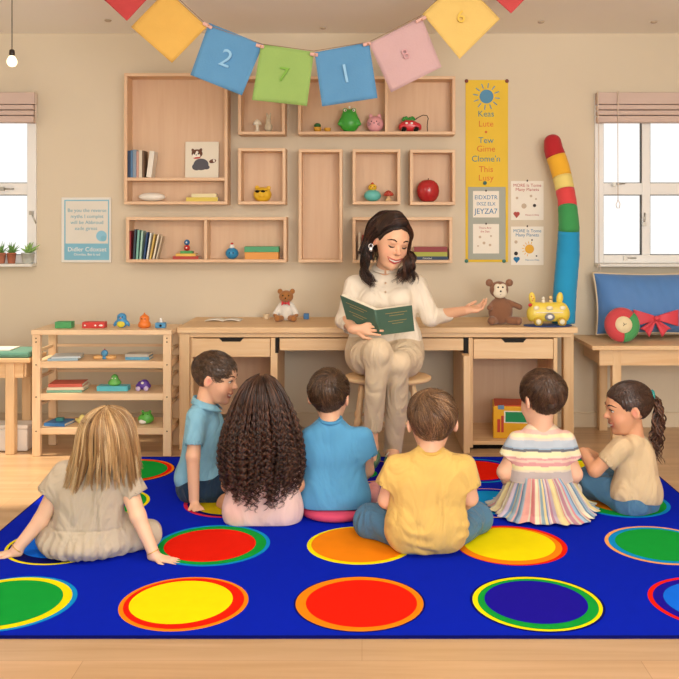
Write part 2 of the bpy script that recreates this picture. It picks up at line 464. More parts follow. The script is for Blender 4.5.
# windows
frame_m = mat('window_frame_white', '#EBEAE6', .4, .4, var=.02)
metal_m = mat('brushed_metal', '#B9B6AE', .35, .5, metal=.8, var=.03)
def window(name, x0, x1, mull, hx):
    a = WALL-.02; b = WALL+.05
    F_ = MB(frame_m); jw = .055
    F_.box(x0, x0+jw, a, b, WZ0, WZ1); F_.box(x1-jw, x1, a, b, WZ0, WZ1)
    F_.box(x0+jw, x1-jw, a, b, WZ1-.05, WZ1); F_.box(x0+jw, x1-jw, a, b, WZ0, WZ0+.05)
    zt = Z(189, WALL)
    root = F_.build(name, bevel=.004); structure(root); root.location = (0, 0, 0)
    cells = []
    xs = [x0+jw]+[m for m in mull]+[x1-jw]
    for i in range(len(mull)):
        MB(frame_m).box(mull[i]-.025, mull[i]+.025, a+.006, b-.006, WZ0+.05, WZ1-.05).build('mullion', root, bevel=.003)
    for i in range(len(xs)-1):
        l = xs[i]+(.025 if i else 0); r = xs[i+1]-(.025 if i < len(xs)-2 else 0)
        MB(frame_m).box(l, r, a+.008, b-.008, zt-.036, zt+.036).build('transom', root, bevel=.003)
        for (q0, q1) in ((WZ0+.05, zt-.036), (zt+.036, WZ1-.05)):
            MB(glass_mat()).box(l+.001, r-.001, WALL+.02, WALL+.026, q0+.001, q1-.001).build('pane', root)
            g = MB(mat('rubber_seal', '#55534F', .7))
            g.box(l, l+.004, WALL-.004, WALL+.02, q0, q1); g.box(r-.004, r, WALL-.004, WALL+.02, q0, q1)
            g.box(l+.004, r-.004, WALL-.004, WALL+.02, q0, q0+.004); g.box(l+.004, r-.004, WALL-.004, WALL+.02, q1-.004, q1)
            g.build('seal', root)
    s_ = MB(white_m).box(x0-.0, x1+.0, WALL-.09, WALL+.0, WZ0-.02, WZ0-.001).build('window_sill', root, bevel=.004)
    for hp, ang in hx:
        h = MB(metal_m); h.box(hp.x-.012, hp.x+.012, a-.012, a+.002, hp.z-.012, hp.z+.012)
        h.tube([hp+Vector((0, -.02, 0)), hp+Vector((.035*math.cos(ang), -.024, .035*math.sin(ang))), hp+Vector((.07*math.cos(ang), -.018, .07*math.sin(ang)))], .005, 8)
        h.build('window_handle', root)
    return root
k = lambda px: X(px, WALL)
window('window_1', LW0, LW1, [k(-20)], [(P(4, 189, WALL), 0), (P(33, 213, WALL), -1.2)])
window('window_2', RW0, RW1, [k(645.5)], [(P(613, 184.5, WALL), .1), (P(624, 258, WALL), 0), (P(643, 224, WALL), 1.5)])
# blinds (raised, pinkish beige slats)
blind_m = mat('blind_slats', '#CDB5A8', .6, .3, var=.04)
cord_m = mat('blind_cord', '#DAC6B4', .7, var=.03)
def blind(x0, x1, label, cords, pull):
    t = thing('window_blind', label, 'blind', ((x0+x1)/2, WALL-.05, Z(93, WALL-.05)))
    zz = [Z(v, WALL-.08) for v in (92, 104, 104.8, 109.5, 110.3, 115, 115.8, 122.5)]
    MB(blind_m).box(x0, x1, WALL-.075, WALL-.021, zz[1], zz[0]).build('headrail', t, bevel=.004)
    for i in (2, 4, 6):
        MB(blind_m).box(x0+.004, x1-.004, WALL-.085+.003*(i == 4), WALL-.024, zz[i+1], zz[i]).build('slat_bundle', t, bevel=.005)
    for c in cords:
        MB(cord_m).tube([Vector((X(c, WALL-.09), WALL-.09, zz[0]+.005)), Vector((X(c, WALL-.09), WALL-.09, zz[7]-.004))], .004, 8).build('ladder_cord', t)
    for (c, yb) in pull:
        xx = X(c, WALL-.1); zb = Z(yb, WALL-.1)
        m_ = MB(cord_m).tube([Vector((xx, WALL-.095, zz[7])), Vector((xx, WALL-.1, zb+.05))], .0022, 6)
        m_.tube([Vector((xx, WALL-.1, zb+.05)), Vector((xx-.012, WALL-.1, zb+.02)), Vector((xx-.006, WALL-.1, zb)), Vector((xx+.008, WALL-.1, zb)), Vector((xx+.012, WALL-.1, zb+.025)), Vector((xx, WALL-.1, zb+.05))], .0022, 6)
        m_.build('pull_cord', t)
blind(k(-78), k(39), 'pinkish beige blind drawn up above the left window', [36], [])
blind(k(594), k(706), 'pinkish beige blind drawn up above the right window', [598, 618], [(618, 208), (599, 272)])

# outdoors seen through the left window
hill_m = mat('hill_haze_tint', '#C9D2DA', 1, .0, var=.12, vscale=.6)  # distance haze is put into this pale blue-grey colour
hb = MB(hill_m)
def hillf(u, v):
    x = -26+u*24; h = 1.7*(.55+.25*math.sin(u*9)+.12*math.sin(u*23+1)+.08*math.sin(u*61))
    return Vector((x, 26+6*v+.3*math.sin(u*40), -2+(h+1.2)*math.sin(PI*v)))
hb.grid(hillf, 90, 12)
tag(hb.build('distant_hillside'), 'pale haze-tinted wooded hillside beyond the left window', 'hill')['kind'] = 'structure'

# ceiling fittings
for i, (px, py) in enumerate(((108, 20), (323, 27.5), (541, 21.5), (654, 21.5))):
    Y = (CH-HC)*FOC/(py-225); p = Vector((X(px, Y), Y, HC))
    m_ = MB(mat('ceiling_fitting', '#B9A68E', .5)); m_.lathe(p-Vector((0, 0, .012)), [(.014, .003), (.02, .008), (.02, .0125)], 24)
    tag(m_.build('smoke_detector'), ['small round fitting on the ceiling above the left wall cubbies', 'small round fitting on the ceiling above the green flag', 'small round fitting on the ceiling left of the right window', 'small round fitting on the ceiling above the right window'][i], 'ceiling fitting')
# pendant bulb
Yp = 4.6
bt = P(12, 60, Yp)
t = thing('pendant_light', 'bare glowing globe bulb hanging from a dark cord beside the left window', 'light', (bt.x, bt.y, HC-.0))
blk = mat('dark_cord', '#3A332C', .6)
MB(blk).tube([(bt.x, bt.y, HC), (bt.x, bt.y, bt.z+.045)], .0025, 8).build('cord', t)
MB(mat('bulb_socket', '#3B342E', .4, metal=.5)).lathe((bt.x, bt.y, bt.z+.02), [(.012, 0), (.015, .01), (.013, .03), (.005, .036)], 20).build('socket', t)
bulb = MB(glow('bulb_glass', '#FFE9BE', 2.2)).lathe((bt.x, bt.y, bt.z-.035), [(.004, 0), (.016, .004), (.025, .018), (.026, .03), (.02, .044), (.012, .056), (.012, .06)], 24).build('bulb', t)

# rug
rug_cols = {'B': '#0722BA', 'R': '#E8200C', 'O': '#F58A12', 'Y': '#F4E50A', 'G': '#14A03C', 'N': '#1D12A0', 'L': '#1470F0', 'T': '#F0A860', 'K': '#0A1060', 'D': '#C8B012', 'C': '#0F9AA0', 'M': '#D02A4A', 'E': '#1090D8'}
RB = {c: mat('rug_'+c, h, .95, .05, bump=.35, bscale=700, var=.05, vscale=20) for c, h in rug_cols.items()}
rug = MB(RB['B']); RZ0 = .008
rx0, rx1, ry0, ry1 = -1.465, 1.465, 2.69, 4.76
rug.box(rx0, rx1, ry0, ry1, .0005, RZ0)
rug.use(RB['K']); rug.box(rx0-.006, rx1+.006, ry0-.006, ry0, .0005, RZ0+.0005); rug.box(rx0-.006, rx0, ry0, ry1, .0005, RZ0+.0005); rug.box(rx1, rx1+.006, ry0, ry1, .0005, RZ0+.0005)
rug.box(rx0-.006, rx1+.006, ry1, ry1+.006, .0005, RZ0+.0005)
def ring(cx, cy, r, spec):
    z = RZ0
    for (c, fr, ox, oy) in spec:
        z += .0005; n = 64; rug.use(RB[c])
        V = [(cx+ox*r+r*fr*math.cos(2*PI*i/n), cy+oy*r+r*fr*math.sin(2*PI*i/n), z) for i in range(n)]
        rug.add(V, [tuple(range(n))], False)
rows = [2.925, 3.455, 3.98, 4.50]; cols = [-1.165, -.585, -.008, .575, 1.16]
spec = {
 (0, 0): [('E', 1.03, .01, 0), ('Y', .98, -.02, 0), ('G', .86, -.04, .0)], (0, 1): [('O', 1, 0, 0), ('R', .93, .0, .01), ('Y', .80, -.05, .03)],
 (0, 2): [('K', 1.03, 0, 0), ('O', 1.0, 0, 0), ('R', .87, .03, -.0)], (0, 3): [('K', 1.04, 0, 0), ('Y', 1.0, 0, 0), ('G', .93, .01, -.01), ('N', .80, -.01, .03)],
 (0, 4): [('R', 1, 0, 0), ('N', .92, 0, 0), ('L', .78, .02, 0)],
 (1, 0): [('Y', 1, 0, 0), ('K', .94, .0, 0), ('L', .75, .0, .06)], (1, 1): [('E', 1.06, .02, 0), ('G', .99, .02, 0), ('R', .84, -.02, -.02)],
 (1, 2): [('Y', .98, 0, 0), ('O', .9, .0, .03)], (1, 3): [('R', 1.02, .02, 0), ('O', .96, -.02, -.02), ('Y', .84, -.01, .03)],
 (1, 4): [('T', 1, 0, 0), ('E', .93, .0, 0), ('G', .83, .02, .0)],
 (2, 0): [('Y', 1, 0, 0), ('G', .93, 0, 0), ('B', .6, 0, 0)], (2, 1): [('M', 1, 0, 0), ('K', .92, .0, 0), ('D', .82, .02, 0)],
 (2, 2): [('Y', 1, 0, 0), ('G', .95, 0, 0), ('E', .8, 0, 0)], (2, 3): [('T', 1, 0, 0), ('B', .95, 0, 0), ('E', .8, .0, 0)],
 (2, 4): [('E', 1.0, 0, 0), ('G', .92, 0, 0), ('O', .66, .0, 0)],
 (3, 0): [('K', 1.03, 0, 0), ('O', 1.0, 0, 0), ('R', .94, 0, 0), ('G', .86, -.02, 0)], (3, 1): [('Y', 1, 0, 0), ('R', .9, 0, 0)],
 (3, 2): [('T', 1, 0, 0), ('N', .94, 0, 0), ('G', .4, 0, -.3)], (3, 3): [('E', 1.04, 0, 0), ('N', .97, 0, 0), ('R', .85, 0, 0)],
 (3, 4): [('G', 1, 0, 0), ('Y', .85, 0, 0)]}
for (r, c), sp in spec.items(): ring(cols[c], rows[r], .21, sp)
tag(rug.build('rug'), 'royal blue rug with rows of coloured ringed circles under the children', 'rug')
# seat pad under the boy
cm = G(336, 513, 0); 
m_ = MB(mat('red_pad', '#D2496A', .7, .3, bump=.1)); m_.lathe((X(336, 3.84), 3.84, .009), [(.135, 0), (.15, .008), (.152, .022), (.145, .034), (.12, .038), (0.01, .038)], 48)
tag(m_.build('seat_pad'), 'round pinkish red seat pad on the rug under the boy in bright blue', 'cushion')
# ------------------------------------------------------------------ furniture
pine = lambda ax: wood('pine_wood', '#EBCB9F', '#DDB586', ax, .5)
shelfw = lambda ax: wood('shelf_wood', '#E6C5A2', '#DCB591', ax, .55)
back_m = wood('shelf_back_panel', '#DFBF9F', '#D8B494', 'Z', .6)
rackw = lambda ax: wood('rack_wood', '#F0D3AC', '#E4C096', ax, .5)
black_m = mat('black_gap', '#14110E', .8, .2)
dark_m = mat('slot_shade', '#1E1A16', .6, .2)  # dark colour standing for the shade inside slots and gaps

# --- low rack on the left
RY0, RY1 = 4.80, 5.06
x0, x1 = X(32, RY0), X(171, RY0); lw = .044
t = thing('toy_rack', 'open light wood toy rack with four shelf boards left of the long desk', 'shelf', ((x0+x1)/2, RY0, 0))
topz = .683
MB(rackw('X')).box(x0-.004, x1+.004, RY0-.006, RY1+.03, topz-.026, topz).build('top_board', t, bevel=.003)
for lx in (x0, x1-lw):
    for ly in (RY0, RY1-.012):
        MB(rackw('Z')).box(lx, lx+lw, ly, ly+.032, 0, topz-.026).build('leg', t, bevel=.003)
rack_z = []
for py in (361.5, 393.7, 428.0):
    zz = Z(py, RY0); rack_z.append(zz)
    MB(rackw('X')).box(x0+.006, x1-.006, RY0+.003, RY1+.01, zz-.036, zz).build('shelf_board', t, bevel=.002)
for zz in (.565, .42, .27):
    MB(rackw('X')).box(x0+lw, x1-lw, RY1+.002, RY1+.014, zz-.008, zz+.008).build('back_rail', t, bevel=.002)
    for lx in (x0+.012, x1-.03): MB(rackw('Y')).box(lx, lx+.018, RY0+.03, RY1-.012, zz-.008, zz+.008).build('side_rail', t, bevel=.002)
for lx in (x0+lw/2, x1-lw/2):
    m_ = MB(mat('screw_head', '#5C4632', .5))
    for zz in [topz-.045, topz-.065]+[q-.018 for q in rack_z]: m_.lathe((lx, RY0+.0005, zz), [(.004, -.001), (.004, .002)], 10, M=FRONT)
    m_.build('screws', t)

# --- bench on the left with green cushion
bz = .526
t = thing('bench', 'light wooden bench with green cushion at the left edge of the picture', 'bench', (X(0, 4.9), 4.9, 0))
bx1 = X(31, 4.84); bx0 = X(-90, 4.84)
MB(pine('X')).box(bx0, bx1, 4.82, 5.08, bz-.024, bz).build('bench_top', t, bevel=.004)
MB(pine('X')).box(bx0+.03, X(24, 4.86), 4.85, 4.868, bz-.11, bz-.024).build('apron', t)
MB(pine('Y')).box(bx1-.055, bx1-.037, 4.87, 5.0, bz-.11, bz-.024).build('apron', t)
for lx, ly in ((X(5, 4.84), 4.84), (bx0+.03, 4.84), (X(5, 4.84)+.02, 5.025), (bx0+.03, 5.025)):
    MB(pine('Z')).box(lx, lx+.05, ly, ly+.05, 0, bz-.0245).build('leg', t, bevel=.004)
g_ = MB(mat('green_cushion', '#5E8E7C', .8, .2, bump=.15, sheen=.1)); g_.box(bx0+.01, bx1-.006, 4.83, 5.06, bz, bz+.034)
tag(g_.build('bench_cushion', bevel=.014), 'flat green seat cushion on the left bench', 'cushion')
b_ = MB(mat('paper', '#EFE8DA', .8, .2)); b_.box(bx1-.42, bx1-.13, 4.88, 5.02, bz+.0345, bz+.04)
tag(b_.build('booklet'), 'thin pale booklet lying on the green bench cushion', 'book')
t = thing('storage_box', 'low white storage box on the floor under the left bench', 'box', (X(8, 5.1), 5.1, 0))
sx1 = X(30, 4.93); sx0 = bx0+.1; 
wp = mat('white_plastic', '#E6E1DC', .5, .4)
MB(wp).box(sx0, sx1-.004, 4.90, 5.018, .002, .125).build('tub', t, bevel=.008)
MB(wp).box(sx0-.004, sx1, 4.895, 5.02, .126, .148).build('lid', t, bevel=.006)

# --- bench on the right with pillow
bz2 = .575
t = thing('bench', 'light wooden bench carrying the big blue pillow under the right window', 'bench', (X(650, 5.2), 5.2, 0))
bx0 = X(592, 4.97); bx1 = XR-.1
MB(pine('X')).box(bx0, bx1, 4.96, 5.46, bz2-.024, bz2).build('bench_top', t, bevel=.004)
MB(pine('X')).box(bx0+.05, bx1-.05, 5.0, 5.018, bz2-.115, bz2-.024).build('apron', t)
MB(pine('Y')).box(bx0+.06, bx0+.078, 5.02, 5.4, bz2-.115, bz2-.024).build('apron', t)
for lx, ly in ((X(612.5, 5.0), 5.0), (X(596, 5.4)+.02, 5.4), (bx1-.1, 5.0), (bx1-.1, 5.4)):
    MB(pine('Z')).box(lx, lx+.05, ly-.002, ly+.048, 0, bz2-.0245).build('leg', t, bevel=.004)

# pillow leaning on the wall
pc = P(652, 0, 5.30); px0, px1 = X(597, 5.28), X(712, 5.28); ph = .372; pw = (px1-px0)/2; pcx = (px0+px1)/2
tilt = RX(-.20)
pil_m = mat('blue_pillow', '#5583BE', .6, .3, bump=.12, bscale=30, sheen=.15)
pcen = Vector((pcx, 5.335, bz2+ph/2+.018))
def pil_pt(u, v, side):
    a = 2*u-1; b = 2*v-1
    ex = pw*(1-.05*(1-b*b)); ez = ph/2*(1-.07*(1-a*a))
    th = .11*max(0, (1-abs(a)**3.2)*(1-abs(b)**2.6))**.55
    th *= 1+.05*math.sin(a*14+b*5)*abs(a)+.04*math.sin(a*31+b*3)*abs(b)
    return pcen+tilt @ Vector((a*ex, side*th, b*ez))
t = thing('throw_pillow', 'large blue pillow with beige piping leaning under the right window', 'pillow', (pcx, 5.3, bz2))
m_ = MB(pil_m); m_.grid(lambda u, v: pil_pt(u, v, -1), 60, 34); m_.grid(lambda u, v: pil_pt(u, v, 1), 60, 34); m_.build('pillow_body', t)
edge = [pil_pt(i/30, 0, 0) for i in range(31)]+[pil_pt(1, i/16, 0) for i in range(1, 17)]+[pil_pt(1-i/30, 1, 0) for i in range(1, 31)]+[pil_pt(0, 1-i/16, 0) for i in range(1, 16)]
MB(mat('piping', '#DCC6A4', .7)).tube(edge, .0065, 8, closed=True).build('piping', t)
# bow
bow_m = mat('red_bow', '#D94452', .5, .35, bump=.1, bscale=40, sheen=.2)
bc = P(656, 318, 5.20)
def bow_part(mb, sgn, tail):
    if not tail:
        def fn(u, v):
            a = u*2*PI; r = 1
            xx = sgn*(.008+.062*(1-math.cos(a))); yy = -.022*math.sin(a)*(1-.3*u)
            h = (.014+.040*((1-math.cos(a))/2))*(1+.12*math.sin(v*9+u*3))
            return bc+Vector((xx, yy, (v-.5)*2*h*.9+.006*(1-math.cos(a))/2))
        mb.grid(fn, 26, 10)
    else:
        def fn(u, v):
            xx = sgn*(u*.062+.002); w_ = .012+.038*u
            return bc+Vector((xx+(v-.5)*w_*1.1*(1), .006-.01*math.sin(v*PI*2)*.5, -.012-.062*u-sgn*(v-.5)*w_*(-1.0)+(-.014*(abs(v-.5)*2)*u)))
        mb.grid(fn, 10, 8)
t = thing('bow', 'red fabric bow pinned on the front of the blue pillow', 'bow', tuple(bc))
for sgn in (-1, 1):
    m_ = MB(bow_m); bow_part(m_, sgn, False); o = m_.build('loop', t); sd = o.modifiers.new('s', 'SOLIDIFY'); sd.thickness = .003
    m_ = MB(bow_m); bow_part(m_, sgn, True); o = m_.build('tail', t); sd = o.modifiers.new('s', 'SOLIDIFY'); sd.thickness = .003
MB(bow_m).ell(bc+Vector((0, -.012, 0)), (.014, .014, .015)).build('knot', t)
# ring toy (red and green fabric ring with pale centre)
rcn = P(622, 331.5, 5.08); rr = .1
t = thing('ring_toy', 'red and green stuffed ring with a pale round centre leaning on the blue pillow', 'toy', (rcn.x, rcn.y, bz2))
rcn.z = bz2+rr+.004
Mr = RX(PI/2-.22)
for nm, c, a0, a1 in (('red_section', '#C9494E', .0, 1), ('green_section', '#4C9A5C', 0, 1)):
    A0, A1 = ((.25*PI, 1.5*PI) if nm[0] == 'r' else (-.5*PI, .25*PI))
    pts = [rcn+Mr @ Vector((.062*math.cos(A0+(A1-A0)*i/24), .062*math.sin(A0+(A1-A0)*i/24), 0)) for i in range(25)]
    MB(mat('plush_'+nm, c, .75, .2, bump=.15, sheen=.2)).tube(pts, .038, 18).build(nm, t)
MB(mat('cream_fabric', '#EBD9B0', .8, .2)).lathe(rcn+Vector((0, -.012, 0)), [(.01, -.022), (.046, -.02), (.051, -.004), (.051, .012), (.045, .034), (.01, .038)], 32, M=Mr).build('centre_disc', t)
m_ = MB(mat('dark_stitch', '#4A4038', .8))
for a in (0.3, 2.2, 4.0): m_.tube([rcn+Mr @ Vector((0, 0, .0385))+Vector((0, -.0125, 0)), rcn+Mr @ Vector((.012*math.cos(a), .012*math.sin(a), .0385))+Vector((0, -.0125, 0))], .0016, 6)
m_.build('stitching', t)

# --- long desk along the wall
DY = 4.94; dz = .683
dx0, dx1 = X(177.5, DY), X(577, DY)
t = thing('desk', 'long light wood desk with drawers along the back wall', 'desk', ((dx0+dx1)/2, DY, 0))
D = lambda px: X(px, DY)
def dbox(name, pa, pb, ya, yb, z0, z1, ax='Z', m_=None, bev=.003, par=None):
    return MB(m_ or pine(ax)).box(D(pa), D(pb), ya, yb, z0, z1).build(name, par or t, bevel=bev)
zf = lambda py: Z(py, DY)
dbox('desktop', 177.5, 577, DY-.02, 5.48, dz-.032, dz, 'X', bev=.004)
dbox('apron', 178, 572, DY+.004, DY+.022, zf(337.5), dz-.033, 'X')
dbox('leg', 179, 189.5, DY, DY+.06, 0, dz-.0325)
dbox('leg', 177, 183, 5.4, 5.46, 0, dz-.0325)
MB(pine('Z')).box(X(563.5, 5.08), X(574, 5.08)-.0, 5.08, 5.14, 0, dz-.0325).build('leg', t, bevel=.006)
# diagonal brace
MB(pine('Z')).beam((D(557), 5.02, .35), (D(563), 5.3, dz-.04), .03, .03).build('brace', t)
# left cabinet (open below the drawer)
dbox('cabinet_side', 189.8, 193, DY+.01, 5.42, .0, zf(338))
dbox('divider_post', 270.5, 277.5, DY-.002, 5.4, .06, zf(338))
dbox('cabinet_back', 193, 270.5, 5.40, 5.415, .1, zf(338), 'Z', back_m)
dbox('cabinet_floor', 193, 270.5, DY+.01, 5.4, .05, .075, 'X')
dr = dbox('drawer', 192, 270, DY-.006, 5.3, zf(357), zf(338.6), 'X')
def slot(pa, pb, ptop, pbot, par, y=DY-.0075):
    a, b = D(pa), D(pb); zt, zb = zf(ptop), zf(pbot)
    MB(dark_m).prism([(a, y, zt), (b, y, zt), (b-.02, y, zb), (a+.02, y, zb)], (0, .002, 0)).build('hole_shade_plate', par)  # flat dark plate on the drawer front, painted as the shaded cutout
slot(219, 244, 337.6, 341.5, dr)
MB(dark_m).box(D(275.3), D(278.3), DY-.004, DY+.02, zf(353), zf(338)).build('gap_shade_strip', t)  # dark strip painted as the shade in the gap
dr = dbox('drawer', 279.5, 463.5, DY+.0, 5.3, zf(350.5), zf(338.6), 'X')
# right cabinet
MB(dark_m).box(D(464), D(468.5), DY+.012, DY+.03, zf(355), zf(337)).build('gap_shade_strip', t)  # dark strip as gap shade, beside the right cabinet
pn = dbox('cabinet_side', 461.5, 468, DY-.1, 5.38, .004, zf(353.5), 'Z')
pn = dbox('post', 468.6, 473, DY-.002, DY+.03, .012, zf(338))
dbox('cabinet_side', 469.0, 472.5, DY+.03, 5.4, .012, zf(338))
dbox('post', 553.5, 557.5, DY-.002, 5.4, .012, zf(338))
dbox('cabinet_back', 473, 553.5, 5.40, 5.415, .04, zf(338), 'Z', back_m)
dbox('cabinet_floor', 473, 553.5, DY, 5.4, .028, .050, 'X')
MB(black_m).box(D(473), D(553.5), DY+.03, DY+.045, .0, .028).build('toe_kick', t)
dr = dbox('drawer', 473.4, 553, DY-.006, 5.3, zf(358.7), zf(339), 'X')
slot(501, 526.5, 338.2, 342.3, dr)

# --- round stool under the teacher
sc = (X(387.5, 4.72), 4.72)
SZ = .452
t = thing('stool', 'round-topped wooden stool with turned legs under the seated teacher', 'stool', (sc[0], sc[1], 0))
def sst(u, v):
    a = 2*PI*u; pr = [(0, SZ-.026), (.95, SZ-.026), (1, SZ-.018), (1, SZ-.006), (.95, SZ), (0, SZ)]
    f_ = v*5; i = min(int(f_), 4); r = pr[i][0]+(pr[i+1][0]-pr[i][0])*(f_-i); z = pr[i][1]+(pr[i+1][1]-pr[i][1])*(f_-i)
    return Vector((sc[0]+.232*r*math.cos(a), sc[1]+.185*r*math.sin(a), z))
MB(pine('X')).grid(sst, 56, 6, closeu=True).build('seat', t)
for sx, sy in ((-1, -1), (1, -1), (-1, 1), (1, 1)):
    a = Vector((sc[0]+sx*.13, sc[1]+sy*.09, SZ-.026)); b = Vector((sc[0]+sx*.185, sc[1]+sy*.13, 0 if sy > 0 else RZ0+.0015))
    pts = [a.lerp(b, i/24) for i in range(25)]
    rad = [.012+.004*math.sin(i/24*PI)+(.005 if i in (3, 4, 11, 12, 19) else 0)-(.003 if i in (5, 10, 13, 20) else 0)-.004*(i > 21) for i in range(25)]
    MB(pine('Z')).tube(pts, rad, 14).build('leg', t)
for sy in (-1, 1): MB(pine('X')).tube([(sc[0]-.158, sc[1]+sy*.11, .22), (sc[0], sc[1]+sy*.11, .22), (sc[0]+.158, sc[1]+sy*.11, .22)], [.007, .011, .007], 10).build('rung', t)
for sx in (-1, 1): MB(pine('Y')).tube([(sc[0]+sx*.16, sc[1]-.11, .19), (sc[0]+sx*.16, sc[1], .19), (sc[0]+sx*.16, sc[1]+.11, .19)], [.007, .011, .007], 10).build('rung', t)

# --- wall cubbies
SY = 5.36; BT = .019
def cubby(a, b, c, d, label, div=None, shelf=None, group='wooden box shelves on the back wall'):
    x0, x1 = X(a, SY), X(c, SY); z1, z0 = Z(b, SY), Z(d, SY)
    t = thing('wall_shelf', label, 'shelf', ((x0+x1)/2, WALL, z0), 0, group)
    MB(back_m).box(x0+BT, x1-BT, WALL-.014, WALL-.001, z0+BT, z1-BT).build('back_panel', t)
    MB(shelfw('X')).box(x0, x1, SY, WALL-.001, z0, z0+BT).build('bottom_board', t, bevel=.0025)
    MB(shelfw('X')).box(x0, x1, SY, WALL-.001, z1-BT, z1).build('top_board', t, bevel=.0025)
    for xx in (x0, x1-BT): MB(shelfw('Z')).box(xx, xx+BT, SY+.0005, WALL-.001, z0+BT, z1-BT).build('side_board', t, bevel=.0025)
    if div: MB(shelfw('Z')).box(X(div, SY)-BT/2, X(div, SY)+BT/2, SY+.002, WALL-.015, z0+BT, z1-BT).build('divider', t, bevel=.002)
    if shelf:
        zz = Z(shelf, SY); MB(shelfw('X')).box(x0+BT, x1-BT, SY+.002, WALL-.015, zz-BT, zz).build('inner_shelf', t, bevel=.002)
    return z0+BT
zA = cubby(124, 73, 227.5, 204.5, 'tallest wall cubby with an inner shelf holding the animal picture', shelf=177.5); zA2 = Z(177.5, SY)
zB = cubby(238, 76, 285, 134.5, 'small wall cubby behind the green flag holding two white figurines')
zC = cubby(298, 76, 455.5, 134.5, 'wide upper wall cubby with the green, pink and red car toys', div=386.5)
zD = cubby(238, 148, 285.5, 204.5, 'small square wall cubby holding the yellow figure in dark glasses')
zE = cubby(298.5, 149, 342.5, 262.5, 'empty narrow upright wall cubby left of the teacher')
zF = cubby(352.5, 149, 400.5, 204.5, 'small square wall cubby holding the teal figure above the teacher')
zG = cubby(410, 149.5, 455.5, 205, 'small square wall cubby holding the big red apple')
zH = cubby(126, 217, 286.5, 262.5, 'long low wall cubby with a leaning row of books on its left', div=205.5)
zI = cubby(352.5, 217, 452.5, 263, 'low wall cubby behind the teacher with flat stacked books')
IY = 5.405     # depth of the things on those shelves

def book(cx, yc, z, th, w, h, col, label, lean=0, flat=False, group=None, pages=True, title=None):
    """upright: thickness th along x, height h, depth w. flat: length h along x"""
    t = thing('book', label, 'book', (cx, yc, z), 0, group)
    cm_ = mat('cover_'+col[1:], col, .55, .35); pg = mat('book_pages', '#EFE6D0', .8, .2)
    c = MB(cm_); p = MB(pg)
    if not flat:
        R = Matrix.Rotation(-lean, 4, 'Y'); T = Matrix.Translation((cx+(th/2 if lean > 0 else -th/2)*0, yc, z))
        sh = Matrix.Translation((0, 0, abs(math.sin(lean))*th/2+.0005))
        c.T = p.T = T @ sh @ R
        c.box(-th/2, -th/2+.0016, -w/2, w/2, 0, h); c.box(th/2-.0016, th/2, -w/2, w/2, 0, h); c.box(-th/2+.0016, th/2-.0016, -w/2, -w/2+.002, 0, h)
        p.box(-th/2+.0018, th/2-.0018, -w/2+.0022, w/2-.003, .003, h-.003)
    else:
        R = Matrix.Rotation(lean, 4, 'Z'); c.T = p.T = Matrix.Translation((cx, yc, z+.0004)) @ R
        c.box(-h/2, h/2, -w/2, w/2, 0, .0018); c.box(-h/2, h/2, -w/2, w/2, th-.0018, th); c.box(-h/2, h/2, -w/2, -w/2+.002, .0018, th-.0018)
        p.box(-h/2+.003, h/2-.003, -w/2+.0022, w/2-.003, .002, th-.002)
    c.build('cover', t); p.build('pages', t)
    if title: lettering(t, [(title, (cx-.02, yc-w/2-.0004, z+th/2), th*.5)], mat('title_paint', '#E9E2CF', .6), 'title')
    return t
# upright books, tall cubby
xs = 129.5
for i, (w_, h_, c_, nm) in enumerate(((2.6, 26.5, '#2E3B55', 'dark navy'), (2.2, 27, '#54789C', 'steel blue'), (3.2, 27.5, '#8797A8', 'grey blue'), (2.2, 26, '#C79A8A', 'dusty pink'), (3.0, 27, '#D9CDB8', 'cream'), (2.0, 26.5, '#6E5540', 'brown'))):
    wm = w_*IY/FOC; cx = X(xs+w_/2, IY); xs += w_+.25
    book(cx, IY, zA2, wm, .085, h_*IY/FOC, c_, f'upright {nm} book in the row beside the animal picture', group='upright books in the tall cubby')
book(X(150.5, IY), IY, zA2, .03, .09, .158, '#E4DDD0', 'thick white book leaning at the end of the upright row in the tall cubby', lean=-.13)
# picture of an animal
fw, fh = .205, .225; fc = Vector((X(200.5, IY), 5.45, zA2))
t = thing('picture_card', 'cream picture card of a brown and grey animal standing in the tall cubby', 'picture', tuple(fc))
T = Matrix.Translation(fc) @ Matrix.Rotation(-.06, 4, 'X') @ Matrix.Rotation(.0, 4, 'Y')
m_ = MB(mat('card_cream', '#E6DECB', .75)); m_.T = T; m_.box(-fw/2, fw/2, -.004, .004, .001, fh); m_.build('card', t, bevel=.001)
def blob(m2, cx, cz, rx, rz, y=-.0045, a=0, n=26):
    V = [(cx+rx*math.cos(2*PI*i/n)*math.cos(a)-rz*math.sin(2*PI*i/n)*math.sin(a), y, cz+rx*math.cos(2*PI*i/n)*math.sin(a)+rz*math.sin(2*PI*i/n)*math.cos(a)) for i in range(n)]
    m2.prism(V, (0, -.0004, 0))
br = mat('print_brown', '#6B4635', .8); gr_ = mat('print_grey', '#5A5A60', .8); wh = mat('print_white', '#F2EBDD', .8); ln = mat('print_dark', '#332A28', .8); rd_ = mat('print_red', '#C03A35', .8)
m_ = MB(gr_); m_.T = T; blob(m_, -.005, .085, .046, .036); blob(m_, -.032, .07, .028, .022, -.0047); 
m_.use(gr_); blob(m_, .028, .068, .02, .014, -.0048)
m_.use(br); blob(m_, .066, .105, .022, .012, -.0049, .25); m_.use(wh); blob(m_, .074, .108, .006, .009, -.0051, .2)
m_.use(br); blob(m_, -.03, .152, .034, .026, -.0052); blob(m_, -.055, .17, .009, .013, -.0053, .4); blob(m_, -.008, .172, .009, .013, -.0053, -.4)
m_.use(wh); blob(m_, -.034, .14, .024, .015, -.0056); blob(m_, -.03, .158, .008, .01, -.0057)
